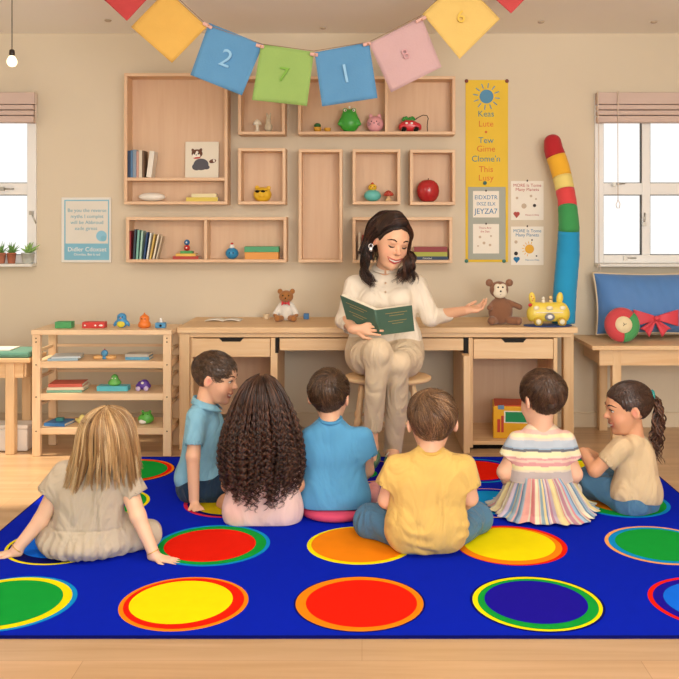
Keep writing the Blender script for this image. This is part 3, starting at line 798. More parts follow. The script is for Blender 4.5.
m_.use(ln); blob(m_, -.045, .15, .004, .005, -.006); blob(m_, -.022, .15, .004, .005, -.006); blob(m_, -.034, .143, .005, .003, -.0061)
m_.use(rd_); blob(m_, -.03, .125, .022, .005, -.0058, .1)
m_.build('animal_print', t)
# lower compartment
m_ = MB(mat('white_ceramic', '#E9E2D6', .35, .5)); m_.ell((X(152, IY), IY, zA+.0275), (.082, .04, .027), n=28)
tag(m_.build('pebble_dish'), 'smooth white oval pebble in the lower tier of the tall cubby', 'ornament')
book(X(203, IY), IY, zA, .024, .075, .19, '#D9C25A', 'yellow book lying flat at the bottom of the tall cubby', flat=True)
book(X(205, IY), IY, zA+.0246, .022, .07, .15, '#E2D6A8', 'pale book lying on top of the flat yellow book', flat=True)
# low cubby, leaning books
bks = ((134.5, .019, .205, '#8E2F35', 'dark red', -.02), (140.5, .014, .215, '#3B4A56', 'dark slate', -.05), (144.5, .016, .21, '#7FB5A6', 'sea green', -.06), (148.8, .014, .205, '#A9CDBD', 'pale mint', -.08),
       (154, .012, .195, '#2F4C78', 'navy', -.12), (158, .012, .19, '#DDE0DC', 'white', -.15), (162.2, .012, .18, '#D8B768', 'tan', -.18), (166.5, .011, .18, '#E7DCC8', 'cream', -.21), (170.8, .010, .17, '#C9B9A0', 'beige', -.24))
for (px_, th_, h_, c_, nm, ln_) in bks:
    book(X(129.5+(px_-134.5)*.74+1.5, IY), IY, zH, th_*.74, .075, h_*.84, c_, f'{nm} book in the leaning row at the left of the long low cubby', lean=ln_, group='leaning books in the long low cubby')
book(X(187, IY), IY, zH, .018, .09, .155, '#B5473B', 'flat brick red book at the bottom of the small pile with the ball toy', flat=True)
book(X(187, IY), IY, zH+.0185, .015, .08, .12, '#E6BE5C', 'flat yellow book on top of the brick red one', flat=True)
t = thing('stacking_toy', 'small toy of blue and red balls on a green block on the flat yellow book', 'toy', (X(187, IY), IY, zH+.034))
bb = Vector((X(187, IY), IY, zH+.0341))
MB(mat('toy_green', '#4FA05A', .45)).box(bb.x-.034, bb.x+.034, IY-.02, IY+.02, bb.z, bb.z+.014).build('base', t, bevel=.002)
MB(mat('toy_red', '#C5362F', .35)).ell(bb+Vector((0, 0, .031)), .017).build('red_ball', t)
MB(mat('toy_blue', '#2E6DA4', .35)).ell(bb+Vector((0, 0, .061)), .016).build('blue_ball', t)
m_ = MB(mat('white_print', '#F2EEE6', .6)); m_.ell(bb+Vector((0, -.015, .031)), (.005, .004, .005), n=10); m_.ell(bb+Vector((0, -.014, .061)), (.005, .004, .005), n=10); m_.build('dots', t)
# right compartment
bb = Vector((X(232, IY), IY, zH))
t = thing('ball_figure', 'small round blue figure with a red cap beside the green and orange boxes', 'toy', tuple(bb))
MB(mat('toy_teal', '#2A86B8', .3, .5)).ell(bb+Vector((0, 0, .031)), (.036, .032, .031)).build('body', t)
MB(mat('white_print', '')).lathe(bb+Vector((0, 0, .06)), [(.012, 0), (.014, .006), (.012, .016), (.006, .02)], 16).build('head', t)
MB(mat('toy_red', '')).ell(bb+Vector((0, 0, .083)), (.008, .008, .007), n=12).build('cap', t)
m_ = MB(black_m); m_.ell(bb+Vector((-.01, -.03, .034)), .004, n=8); m_.ell(bb+Vector((.01, -.03, .034)), .004, n=8); m_.build('eyes', t)
m_ = MB(mat('toy_orange', '#E09A4A', .5)).box(X(245.5, IY), X(279, IY), IY-.04, IY+.045, zH+.0005, zH+.043)
tag(m_.build('toy_box', bevel=.002), 'orange box under the green one in the long low cubby', 'box')
m_ = MB(mat('toy_green2', '#4E9E70', .5)).box(X(245.2, IY), X(279.4, IY), IY-.042, IY+.045, zH+.0435, zH+.077)
tag(m_.build('toy_box', bevel=.002), 'green box on top of the orange one in the long low cubby', 'box')
# figurines (small upper cubby)
ivory = mat('ivory_ceramic', '#E8DFCB', .4, .5)
bb = Vector((X(257.3, IY), IY, zB)); t = thing('mushroom_figurine', 'small ivory mushroom figurine in the cubby behind the green flag', 'figurine', tuple(bb))
MB(ivory).lathe(bb, [(.018, 0), (.016, .004), (.009, .01), (.008, .035), (.01, .04)], 18).build('stem', t)
MB(ivory).lathe(bb, [(.01, .036), (.024, .038), (.022, .05), (.01, .064), (.003, .068)], 20).build('cap', t)
bb = Vector((X(268.5, IY), IY, zB)); t = thing('rabbit_figurine', 'small ivory rabbit figurine beside the mushroom figurine', 'figurine', tuple(bb))
S = SDF(); S.ell(bb+Vector((0, 0, .026)), (.022, .02, .0255)); S.ell(bb+Vector((0, -.003, .06)), (.014, .014, .014)); S.ell(bb+Vector((-.007, 0, .084)), (.0055, .005, .02), RY(-.12)); S.ell(bb+Vector((.008, 0, .084)), (.0055, .005, .02), RY(.15))
smesh('body', S, mat('warm_ceramic', '#C9BBA0', .5), t, .0025)
# wide upper cubby: pots, frog, pig, car
def pot(px, zb, r, h, label, plant=True):
    bb = Vector((X(px, IY), IY, zb)); t = thing('tiny_pot', label, 'plant pot', tuple(bb))
    MB(mat('pot_yellow', '#DDA63B', .5)).lathe(bb, [(r*.7, 0), (r, h*.6), (r, h), (r*.8, h), (r*.75, h*.8)], 20).build('pot', t)
    if plant: MB(mat('succulent_dark', '#2F6B38', .6)).ell(bb+Vector((0, 0, h+.008)), (r*.95, r*.95, .014), n=12).build('plant', t)
pot(317.5, zC, .02, .026, 'tiny yellow pot with a dark green plant in the wide upper cubby')
pot(327.5, zC, .018, .022, 'tiny plain yellow pot left of the green figure', plant=False)
MB
bb = Vector((X(349.5, IY), IY, zC)); t = thing('green_figure', 'round green monster figure with big eyes in the wide upper cubby', 'toy', tuple(bb))
S = SDF(); S.ell(bb+Vector((0, 0, .048)), (.052, .042, .05)); S.ell(bb+Vector((0, 0, .088)), (.037, .034, .03), k=.02)
for s_ in (-1, 1): S.ell(bb+Vector((s_*.022, -.01, .11)), .013, k=.004); S.cap(bb+Vector((s_*.04, -.01, .06)), bb+Vector((s_*.052, -.02, .04)), .009)
smesh('body', S, mat('toy_frog_green', '#3FA53B', .35, .5), t, .003)
m_ = MB(mat('white_print', '')); [m_.ell(bb+Vector((s_*.022, -.022, .11)), (.008, .004, .008), n=12) for s_ in (-1, 1)]; m_.build('eyes', t)
m_ = MB(black_m); [m_.ell(bb+Vector((s_*.021, -.026, .11)), (.0035, .002, .0035), n=8) for s_ in (-1, 1)]; m_.build('pupils', t)
m_ = MB(mat('white_print', '')); m_.ell(bb+Vector((0, 0, .128)), (.006, .006, .008), n=10); m_.build('topknot', t)
bb = Vector((X(375, IY), IY, zC)); t = thing('pink_pig', 'round pink pig figure beside the divider of the wide upper cubby', 'toy', tuple(bb))
S = SDF(); S.ell(bb+Vector((0, 0, .044)), (.047, .042, .045))
for s_ in (-1, 1): S.ell(bb+Vector((s_*.024, -.004, .088)), (.011, .007, .013), k=.006)
smesh('body', S, mat('toy_pink', '#DFA0A6', .45), t, .003)
m_ = MB(black_m)
for s_ in (-1, 1):
    m_.ell(bb+Vector((s_*.014-.006, -.0405, .055)), (.003, .002, .004), n=8)
    for q in (-1, 0, 1): m_.tube([bb+Vector((s_*.018-.006, -.042, .04+q*.003)), bb+Vector((s_*.033-.006, -.036, .04+q*.008))], .0009, 5)
m_.ell(bb+Vector((-.006, -.043, .046)), (.004, .002, .003), n=8); m_.build('face', t)
# red car
bb = Vector((X(410, IY), IY, zC)); t = thing('toy_car', 'red toy car loaded with green leaves and trailing a black cord', 'toy car', tuple(bb))
S = SDF(); S.cap(bb+Vector((-.04, 0, .028)), bb+Vector((.04, 0, .028)), .024, k=.01); S.ell(bb+Vector((-.004, 0, .045)), (.042, .026, .022), k=.012)
for s_ in (-.034, .034): S.cap(bb+Vector((s_, -.05, .012)), bb+Vector((s_, .05, .012)), .016, k=.003, op='s')
smesh('car_body', S, mat('toy_car_red', '#D0333B', .3, .5), t, .003)
for s_ in (-.034, .034):
    for q in (-.022, .022): MB(black_m).lathe(bb+Vector((s_, q+.004, .0125)), [(.006, -.004), (.012, -.003), (.012, .005), (.006, .006)], 18, M=FRONT).build('wheel', t)
m_ = MB(mat('leaf_toy', '#3C9440', .6))
for s_ in (-.026, .008):
    for a in range(7): m_.ell(bb+Vector((s_+.012*math.cos(a), .008*math.sin(a*2), .074+.006*math.sin(a*1.7))), (.008, .006, .009), n=8)
m_.build('leaf_load', t)
m_ = MB(mat('white_print', '')); m_.ell(bb+Vector((-.02, -.0255, .047)), (.008, .003, .006), n=10); m_.ell(bb+Vector((.008, -.0255, .047)), (.008, .003, .006), n=10); m_.build('windows', t)
cp = [bb+Vector(q) for q in ((.025, 0, .066), (.045, -.01, .08), (.07, -.015, .092), (.092, -.015, .09), (.1, -.012, .075), (.096, -.01, .055), (.094, -.008, .03), (.096, -.006, .003))]
MB(black_m).tube(cp, .0022, 8).build('cord', t)
# yellow figure with glasses
bb = Vector((X(262.5, IY), IY, zD)); t = thing('yellow_figure', 'round yellow animal figure wearing dark glasses in the left square cubby', 'toy', tuple(bb))
S = SDF(); S.ell(bb+Vector((0, 0, .038)), (.05, .042, .0425))
S.ell(bb+Vector((-.03, 0, .077)), (.012, .008, .012), k=.006); S.ell(bb+Vector((.034, 0, .075)), (.012, .008, .012), k=.006); S.ell(bb+Vector((.0, -.038, .034)), (.016, .012, .010), k=.006)
smesh('body', S, mat('toy_yellow', '#E5B62E', .35, .5), t, .003)
m_ = MB(black_m); [m_.ell(bb+Vector((q, -.036, .055)), (.013, .008, .008), n=12) for q in (-.024, .006)]; m_.tube([bb+Vector((-.04, -.03, .058)), bb+Vector((-.01, -.042, .058)), bb+Vector((.03, -.032, .058))], .002, 6); m_.build('glasses', t)
# teal figure and small mushroom
bb = Vector((X(372.5, IY), IY, zF)); t = thing('teal_figure', 'round teal figure with a yellow head above the teacher', 'toy', tuple(bb))
MB(mat('toy_aqua', '#67BDB4', .35, .5)).ell(bb+Vector((0, 0, .033)), (.048, .04, .033)).build('body', t)
MB(mat('toy_yellow', '')).ell(bb+Vector((0, -.002, .078)), (.024, .022, .02)).build('head', t)
m_ = MB(mat('toy_red', '')); m_.ell(bb+Vector((0, -.023, .074)), (.004, .003, .003), n=8); m_.ell(bb+Vector((0, 0, .1)), (.008, .008, .006), n=8); m_.build('beak', t)
m_ = MB(black_m); [m_.ell(bb+Vector((q, -.021, .082)), (.003, .002, .003), n=8) for q in (-.009, .009)]; m_.build('eyes', t)
bb = Vector((X(388.5, IY), IY, zF)); t = thing('toadstool_figure', 'small red capped toadstool figure beside the teal figure', 'toy', tuple(bb))
MB(mat('toadstool_stem', '#D9B283', .6)).lathe(bb, [(.02, 0), (.018, .01), (.01, .02), (.01, .034)], 18).build('stem', t)
MB(mat('toadstool_cap', '#B5402E', .45)).lathe(bb, [(.012, .03), (.029, .033), (.025, .046), (.012, .058), (.003, .062)], 22).build('cap', t)
m_ = MB(mat('white_print', '')); [m_.ell(bb+Vector((q, -.022+abs(q)*.3, .045)), (.004, .003, .003), n=8) for q in (-.012, .0, .012)]; m_.build('dots', t)
# apple
bb = Vector((X(428, IY), IY, zG)); t = thing('apple', 'large shiny red apple in the right square cubby', 'apple', tuple(bb))
R_ = .068
ap = [(.02, .0), (.036, .004), (.052, .018), (.064, .038), (.069, .068), (.066, .092), (.055, .114), (.038, .129), (.02, .135), (.009, .134), (.003, .130), (.001, .128)]
MB(mat('apple_red', '#B3262B', .22, .6, var=.12, vscale=30)).lathe(bb, ap, 32).build('fruit', t)
MB(mat('apple_stem', '#5A3A22', .7)).tube([bb+Vector((0, 0, .125)), bb+Vector((.001, 0, .138)), bb+Vector((.003, 0, .145))], .003, 6).build('stem', t)
# books behind the teacher
for i, (px_, c_, nm, ln_, h_) in enumerate(((358, '#C9B7A2', 'beige', -.02, .165), (361.5, '#9C4136', 'thin brick red', -.03, .15), (365, '#E6E2D8', 'white', -.1, .175), (369.5, '#3E4650', 'charcoal', -.14, .17), (374.0, '#CDBA7E', 'mustard', -.18, .17))):
    book(X(px_+1, IY), IY, zI, .013, .085, h_, c_, f'{nm} upright book behind the teacher in the low cubby', lean=ln_, group='upright books behind the teacher')
zz = zI
for th_, w_, c_, nm in ((.02, .21, '#33445A', 'dark blue'), (.026, .2, '#A6A845', 'olive green'), (.03, .2, '#8E3B3C', 'maroon')):
    book(X(430, IY), IY, zz, th_, .1, w_, c_, f'{nm} book in the flat stack right of the teacher', flat=True, title='Cenasloni' if nm == 'dark blue' else None); zz += th_+.0006
m_ = MB(mat('green_tab', '#5E8E7C', .6)).box(X(446, IY)-.004, X(446, IY)+.02, IY-.04, IY+.03, zI+.0005, zI+.052)

# --- posters and notes on the wall
def pin(px, py, col, parent=None, y=WALL-.006):
    p = P(px, py, y); m_ = MB(mat('pin_'+col[1:], col, .35, .5)); m_.ell(p, (.012, .007, .012), n=14); return m_.build('pin', parent)
def sheet(px0, py0, px1, py1, y0, th, m_, name, parent, bev=0):
    return MB(m_).box(X(px0, y0), X(px1, y0), y0-th, y0, Z(py1, y0), Z(py0, y0)).build(name, parent, bevel=bev)
def disc(m2, px, py, r, y, th=.0006, n=28, sx=1):
    c = P(px, py, y); V = [c+Vector((r*sx*math.cos(2*PI*i/n), 0, r*math.sin(2*PI*i/n))) for i in range(n)]; m2.prism(V, (0, -th, 0))
def stroke(m2, px0, py0, px1, py1, w, y, th=.0006):
    a = P(px0, py0, y); b = P(px1, py1, y); d = (b-a).normalized(); s_ = Vector((-d.z, 0, d.x))*w/2
    m2.prism([a-s_, b-s_, b+s_, a+s_], (0, -th, 0))
yy = WALL-.002
t = thing('banner_poster', 'tall yellow hanging poster with a blue sun and hand lettering', 'poster', tuple(P(486, 186, WALL)))
sheet(465.5, 80, 508, 262, yy, .003, mat('poster_yellow', '#E8C23A', .7, var=.05), 'yellow_sheet', t)
yf = yy-.0035
m_ = MB(mat('ink_blue', '#5B93B5', .8)); disc(m_, 486.5, 96.5, .043, yf)
for i in range(12):
    a = 2*PI*i/12+.15; stroke(m_, 486.5+8.6*math.cos(a), 96.5+8.6*math.sin(a), 486.5+13.5*math.cos(a), 96.5+13.5*math.sin(a), .006, yf)
m_.build('sun_drawing', t)
ink = mat('ink_teal', '#4A8791', .8); ink2 = mat('ink_orange', '#D9743A', .8)
lettering(t, [('Keas', P(486, 114, yf), .038), ('Tew', P(486, 140.5, yf), .038), ("Clome'n", P(486, 159, yf), .038)], ink, 'teal_lettering', depth=.001)
lettering(t, [('Lute', P(486, 124, yf), .038), ('Gime', P(486, 149, yf), .038), ('This', P(486, 169.5, yf), .038), ('Lusy', P(486, 178, yf), .038)], ink2, 'orange_lettering', depth=.001)
m_ = MB(ink2); disc(m_, 486, 132, .008, yf); m_.build('orange_dot', t)
pin(466.5, 81, '#7A3B34', t); pin(507, 81, '#7A3B34', t)
# grey board
t2 = thing('pin_board', 'grey board with yellow edge hanging below the yellow poster', 'board', tuple(P(486, 262, WALL)))
sheet(468, 187, 505.5, 259.5, yy-.0035, .004, mat('board_grey', '#A9ACA0', .8), 'board', t2, .001)
pin(485, 183, '#2F6B6B', t2, WALL-.012); pin(466.5, 261, '#3F7D70', t2); pin(504, 261, '#3F7D70', t2)
def note(px0, py0, px1, py1, label, y):
    t = thing('note_sheet', label, 'paper note', tuple(P((px0+px1)/2, py1, y)))
    sheet(px0, py0, px1, py1, y, .0015, mat('paper', ''), 'sheet', t)
    p = P((px0+px1)/2, py0-1, y); MB(mat('pin_dark', '#4A3B36', .4)).ell(p+Vector((0, -.003, -.004)), (.005, .005, .007), n=10).build('pin', t)
    return t, y-.0018
t, y = note(473, 191, 499, 217.5, 'white note with blue block lettering on the grey board', WALL-.009)
blu = mat('ink_blue2', '#2C79A8', .8)
lettering(t, [('EIDXDTR', P(486, 197.5, y), .026), ('IXSZ ELX', P(486, 204, y), .022), ('JEYZA7', P(486, 211.5, y), .034)], blu, 'block_lettering', depth=.001, wscale=.95)
t, y = note(473, 224, 499, 253.5, 'white note with small faint drawings on the grey board', WALL-.009)
lettering(t, [('There Are', P(485, 228, y), .013), ('the Size', P(485, 231.5, y), .013)], mat('ink_red', '#B5524A', .8), 'lettering', depth=.001)
m_ = MB(mat('ink_faint', '#C8B49C', .8))
for q in ((480, 237, .008), (491, 236, .006), (484, 243, .009), (490, 245, .008), (478, 246, .005)): disc(m_, q[0], q[1], q[2], y)
m_.build('doodles', t)
for (a, b, c, d, col, lab, lets) in ((511, 181, 543.5, 220, 'ink_red', 'white note with a red heart right of the yellow poster', None), (511, 226.5, 543.5, 265, 'ink_blue2', 'white note with an orange sun and blue heart', None)):
    t, y = note(a, b, c, d, lab, WALL-.002); im = _M[col]
    lettering(t, [('MORE Is Tome', P((a+c)/2, b+4.5, y), .020), ('Many Planets', P((a+c)/2, b+8.6, y), .020), ('Planetorm Onlay', P((a+c)/2+5, d-5, y), .009)], im, 'lettering', depth=.001)
    m_ = MB(im); hx_, hy_ = a+5.5, d-5.5
    disc(m_, hx_-1.2, hy_-.8, .0115, y); disc(m_, hx_+1.4, hy_-.8, .0115, y, .0007); V = [P(hx_-3, hy_-.2, y), P(hx_+.1, hy_+3.6, y), P(hx_+3.2, hy_-.2, y)]; m_.prism(V, (0, -.0008, 0)); m_.build('heart', t)
    m_ = MB(_M['ink_faint'] if 'ink_faint' in _M else im)
    if col == 'ink_red':
        for q in ((517, 198, .008), (531, 196, .008), (536, 199, .006), (524, 206, .016)): disc(m_, q[0], q[1], q[2], y)
        m_.use(mat('print_dark', '')); disc(m_, 534.5, 205.5, .010, y)
    else:
        m_.use(mat('ink_sun', '#E8AE3E', .8)); disc(m_, 529.5, 249, .028, y)
        for i in range(8):
            an = PI*.6+PI*i/7; stroke(m_, 529.5+5.4*math.cos(an), 249+5.4*math.sin(an), 529.5+7.6*math.cos(an), 249+7.6*math.sin(an), .004, y)
        m_.use(mat('print_dark', '')); disc(m_, 516, 253.5, .012, y); disc(m_, 532, 240, .005, y); disc(m_, 536.5, 256, .005, y); m_.use(mat('ink_faint', '')); disc(m_, 516, 242, .010, y)
    m_.build('doodles', t)
# framed blue poster left
t = thing('framed_poster', 'white framed poster with a blue lower band beside the left window', 'poster', tuple(P(87, 262, WALL)))
fy = WALL-.016
sheet(62, 197.5, 111.5, 262.5, WALL-.001, .015, white_m, 'frame', t, .003)
sheet(64.3, 199.8, 109.2, 260, fy-.0002, .0012, mat('poster_blue', '#7FB9CF', .6), 'blue_border', t)
sheet(65.6, 201, 108, 243.5, fy-.0016, .0008, mat('poster_cream', '#DDD8CC', .6), 'cream_field', t)
y = fy-.0026
lettering(t, [('Be you the reverse', P(87, 210.5, y), .0225), ('myths I complet', P(87, 216.5, y), .0225), ('will be Abbroud', P(87, 222.5, y), .0225), ('eade giress', P(86, 228.5, y), .0225)], mat('ink_blue3', '#6AA5B8', .8), 'verse_lettering', depth=.001)
lettering(t, [('Didler Cdoxset', P(87, 249.5, y), .0275), ('Ometiau, Bet it rad', P(87, 254.5, y), .015)], mat('white_print', ''), 'title_lettering', depth=.001)
m_ = MB(mat('ink_blue4', '#8CC3DA', .8)); disc(m_, 101.5, 236, .033, y, .0006); m_.use(mat('poster_blue', '')); disc(m_, 103.5, 238.5, .018, y, .0012); m_.build('globe_drawing', t)

# --- window sill plants
def succulent(px, r, potcol, label, leafy, n=16, h=.045):
    y_ = WALL-.055; bb = Vector((X(px, y_), y_, WZ0-.001)); t = thing('potted_plant', label, 'plant', tuple(bb))
    MB(mat('pot_'+potcol[1:], potcol, .6)).lathe(bb, [(r*.72, 0), (r*.8, .006), (r, h), (r*1.04, h), (r*1.04, h+.006), (r*.85, h+.006), (r*.8, h-.004)], 26).build('pot', t)
    m_ = MB(mat('leaf_'+str(leafy), ['#6E9A4E', '#8FB866'][leafy], .5)); rnd = random.Random(px)
    for i in range(n):
        a = rnd.random()*2*PI; e = .3+rnd.random()*1.1; L_ = (.035+.03*rnd.random())*(1.15 if leafy else 1)
        d = Vector((math.cos(a)*math.cos(e), math.sin(a)*math.cos(e)*.6, math.sin(e))); b0 = bb+Vector((0, 0, h))
        m_.tube([b0, b0+d*L_*.5+Vector((0, 0, .004)), b0+d*L_], [.003, .0055 if leafy else .003, .0006], 6)
    m_.build('leaves', t); return t
succulent(1, .022, '#B5745A', 'small potted plant in a terracotta pot at the left picture edge', 0)
succulent(11.5, .021, '#B06A4E', 'spiky green plant in a terracotta pot in the middle of the window sill', 0, 24)
succulent(28, .03, '#B9BDB6', 'broad leaved succulent in a grey pot at the right end of the window sill', 1, 14)

for o_ in list(COL.objects):
    if o_.parent is None and o_.get('category') and o_.location.y < 5.5 and o_.location.y > 5.38 and o_.location.z > 1.0:
        k_ = {'green_figure': 1.18, 'pink_pig': 1.1, 'toy_car': 1.1, 'yellow_figure': 1.1, 'teal_figure': 1.1, 'toadstool_figure': 1.1, 'mushroom_figurine': 1.15, 'rabbit_figurine': 1.15, 'ball_figure': 1.12, 'tiny_pot': 1.15, 'stacking_toy': 1.1, 'potted_plant': 1.3}.get(o_.name.split('.')[0])
        if k_: o_.scale = (k_, k_, k_)
# --- rainbow fabric tube
def tc_(py):
    pts = ((142, 552.5, 5.36, 8.5), (150, 553.5, 5.35, 9.6), (165, 559, 5.33, 9.8), (180, 563, 5.30, 9.5), (200, 567, 5.26, 9.2), (225, 569, 5.2, 10.2), (255, 568, 5.22, 11.5), (290, 565, 5.17, 11.5), (319.5, 563.5, 5.14, 11.5))
    for a, b in zip(pts, pts[1:]):
        if py <= b[0]:
            f_ = (py-a[0])/(b[0]-a[0]); return [a[j]+(b[j]-a[j])*f_ for j in range(4)]
    return pts[-1]
t = thing('rainbow_tube', 'tall curved fabric tube in rainbow bands standing at the right end of the desk', 'toy', (X(563.5, 5.14), 5.14, dz))
segs = [('red_tip', 142, 156.5, '#B5292F'), ('yellow_band', 156.5, 177, '#EBB033'), ('pale_yellow_band', 177, 190, '#E8D27A'), ('coral_band', 190, 207, '#D9494A'), ('green_band', 207, 231, '#3F9655'), ('blue_band', 231, 323, '#2795C6')]
for nm, a, b, c in segs:
    pts = []; rad = []
    n_ = max(3, int((b-a)/4)+1)
    for i in range(n_+1):
        py_ = a+(b-a)*i/n_; q = tc_(py_); p = P(q[1], py_, q[2]); pts.append(p); rad.append(q[3]*q[2]/FOC*(1.0+.012*math.sin(i*2.3)))
    if nm == 'red_tip':
        p0 = pts[0]; d = (pts[0]-pts[1]).normalized(); r0 = rad[0]
        pre = []; pr = []
        for j in range(6, 0, -1):
            a_ = j/6*PI/2*.98; pre.append(p0+d*r0*.9*math.sin(a_)); pr.append(r0*math.cos(a_))
        pts = pre+pts; rad = pr+rad
    MB(mat('felt_'+nm, c, .8, .2, bump=.15, bscale=40, sheen=.15)).tube(pts, rad, 28).build(nm, t)

# --- things on the desk
def GD(px, py): return G(px, py, dz)
# open booklet
p = GD(224, 320.5); t = thing('open_booklet', 'thin open booklet lying flat at the left end of the desk', 'book', (p.x, p.y, dz))
m_ = MB(mat('paper', ''))
for s_ in (-1, 1):
    m_.grid(lambda u, v, s_=s_: Vector((p.x+s_*u*.105, p.y-.07+.14*v, dz+.002+.010*math.sin(u*PI)*(1-u*.4))), 10, 4)
o = m_.build('pages', t); o.modifiers.new('s', 'SOLIDIFY').thickness = -.0015
# wooden cup & blue cup
p = Vector((X(266.5, 5.36), 5.36, dz)); m_ = MB(mat('pale_block', '#E2C9A4', .6)); m_.lathe(p, [(.018, 0), (.019, .002), (.019, .03), (.0, .03)], 22)
tag(m_.build('wooden_block'), 'small pale round wooden block left of the teddy bear', 'toy block')
p = Vector((X(306.3, 5.36), 5.36, dz)); m_ = MB(mat('blue_block', '#4C80B5', .5)); m_.box(p.x-.016, p.x+.016, p.y-.014, p.y+.014, dz+.0003, dz+.034)
tag(m_.build('toy_block', bevel=.003), 'small blue block right of the teddy bear', 'toy block')
# teddy bear
def eyes_(t, pts, r=.004):
    m_ = MB(black_m); [m_.ell(q, r, n=10) for q in pts]; m_.build('eyes', t)
plb = mat('teddy_fur', '#A8713F', .95, .1, bump=.6, bscale=260, sheen=.3); plw = mat('teddy_white', '#E4DED3', .95, .1, bump=.6, bscale=200, sheen=.3)
Yb = 5.25; c = Vector((X(286.2, Yb), Yb, dz)); t = thing('teddy_bear', 'brown teddy bear in a white jumper and red bow tie sitting on the desk', 'teddy bear', tuple(c))
u = Yb/FOC
S = SDF(); S.ell(c+Vector((0, 0, 24.5*u)), (7.2*u, 6*u, 6.2*u)); 
for s_ in (-1, 1): S.ell(c+Vector((s_*6.2*u, .005, 29.6*u)), (2.6*u, 1.6*u, 2.7*u), k=.005)
S.ell(c+Vector((0, -5.6*u, 22.6*u)), (3*u, 2.2*u, 2.4*u), k=.006)
smesh('head', S, plb, t, .003)
S = SDF(); S.ell(c+Vector((0, 0, 10.5*u)), (7.2*u, 6.5*u, 9.8*u))
for s_ in (-1, 1): S.cap(c+Vector((s_*5*u, 0, 16*u)), c+Vector((s_*10*u, -3*u, 8*u)), 2.8*u, 3*u, k=.008)
smesh('jumper', S, plw, t, .003)
S = SDF()
for s_ in (-1, 1): S.cap(c+Vector((s_*4.5*u, -4*u, 3.4*u)), c+Vector((s_*8*u, -9*u, 3.4*u)), 2.9*u, 3.3*u)
smesh('feet', S, plb, t, .003)
S = SDF()
for s_ in (-1, 1): S.ell(c+Vector((s_*10.3*u, -4*u, 6.4*u)), (2.4*u, 2.4*u, 2.2*u))
smesh('paws', S, plb, t, .003)
eyes_(t, [c+Vector((s_*2.9*u, -5.4*u, 25.8*u)) for s_ in (-1, 1)]+[c+Vector((0, -7.8*u, 23.4*u))], .0045)
m_ = MB(mat('bow_tie_red', '#C22F33', .5))
for s_ in (-1, 1): m_.prism([c+Vector((0, -6.8*u, 18.7*u)), c+Vector((s_*4*u, -6.2*u, 20.6*u)), c+Vector((s_*4.2*u, -6.2*u, 16*u))], (0, -.008, 0))
m_.ell(c+Vector((0, -7.6*u, 18.4*u)), .0075, n=10); m_.build('bow_tie', t)
# monkey
Yb = 5.08; u = Yb/FOC; c = Vector((X(502.5, Yb), Yb, dz)); t = thing('plush_monkey', 'brown plush monkey with a cream face sitting on the desk', 'plush toy', tuple(c))
plm = mat('monkey_fur', '#8C6249', .95, .1, bump=.5, bscale=260, sheen=.35)
S = SDF(); S.ell(c+Vector((-2*u, 0, 13.5*u)), (12.2*u, 9*u, 13.9*u)); S.ell(c+Vector((-3.5*u, 0, 34.5*u)), (9.4*u, 7.5*u, 8.6*u), k=.01)
for s_ in (-1, 1): S.ell(c+Vector((-3.2*u+s_*10*u, 0, 41.5*u)), (3.8*u, 2.2*u, 3.8*u), k=.004)
S.cap(c+Vector((6*u, -1*u, 22*u)), c+Vector((16.5*u, -3*u, 17.5*u)), 2.8*u, 2.9*u, k=.01)
S.cap(c+Vector((-11*u, -2*u, 19*u)), c+Vector((-14*u, -7*u, 17*u)), 2.8*u, 2.7*u, k=.01)
S.cap(c+Vector((6*u, -6*u, 4.5*u)), c+Vector((14*u, -9*u, 4.2*u)), 4*u, 4.2*u, k=.01)
S.cap(c+Vector((-9*u, -5*u, 4.5*u)), c+Vector((-12*u, -9*u, 4.4*u)), 4*u, 4.3*u, k=.01)
smesh('body', S, plm, t, .0035)
crm = mat('monkey_face', '#E9DCC3', .9, .1, bump=.3, bscale=200)
S = SDF(); S.ell(c+Vector((-5.8*u, -5.2*u, 37*u)), (3.6*u, 2.6*u, 4*u)); S.ell(c+Vector((-.6*u, -5.2*u, 37*u)), (3.6*u, 2.6*u, 4*u), k=.006); S.ell(c+Vector((-3.2*u, -6*u, 31.5*u)), (6.8*u, 3.4*u, 5.2*u), k=.012)
smesh('face_patch', S, crm, t, .003)
eyes_(t, [c+Vector((-3.2*u+s_*2.3*u, -7.7*u, 37.5*u)) for s_ in (-1, 1)]+[c+Vector((-3.2*u, -9.3*u, 33.6*u))], .0055)
m_ = MB(black_m); m_.tube([c+Vector((-3.2*u+q*u, -9.3*u+abs(q)*.4*u, (30.2+.13*q*q)*u)) for q in (-2.6, -1.3, 0, 1.3, 2.6)], .0014, 6); m_.build('smile', t)
m_ = MB(mat('monkey_ear', '#8F6A55', .9))
for s_ in (-1, 1): m_.ell(c+Vector((-3.2*u+s_*10*u, -1.6*u, 41.5*u)), (2.2*u, 1.2*u, 2.2*u), n=14)
m_.build('inner_ears', t)
for s_, q in ((-1, -12), (1, 14)): MB(mat('monkey_sole', '#93684F', .9)).ell(c+Vector((q*u, -12.3*u, 4.4*u)), (2.7*u, 1.2*u, 2.8*u), n=14).build('sole', t)
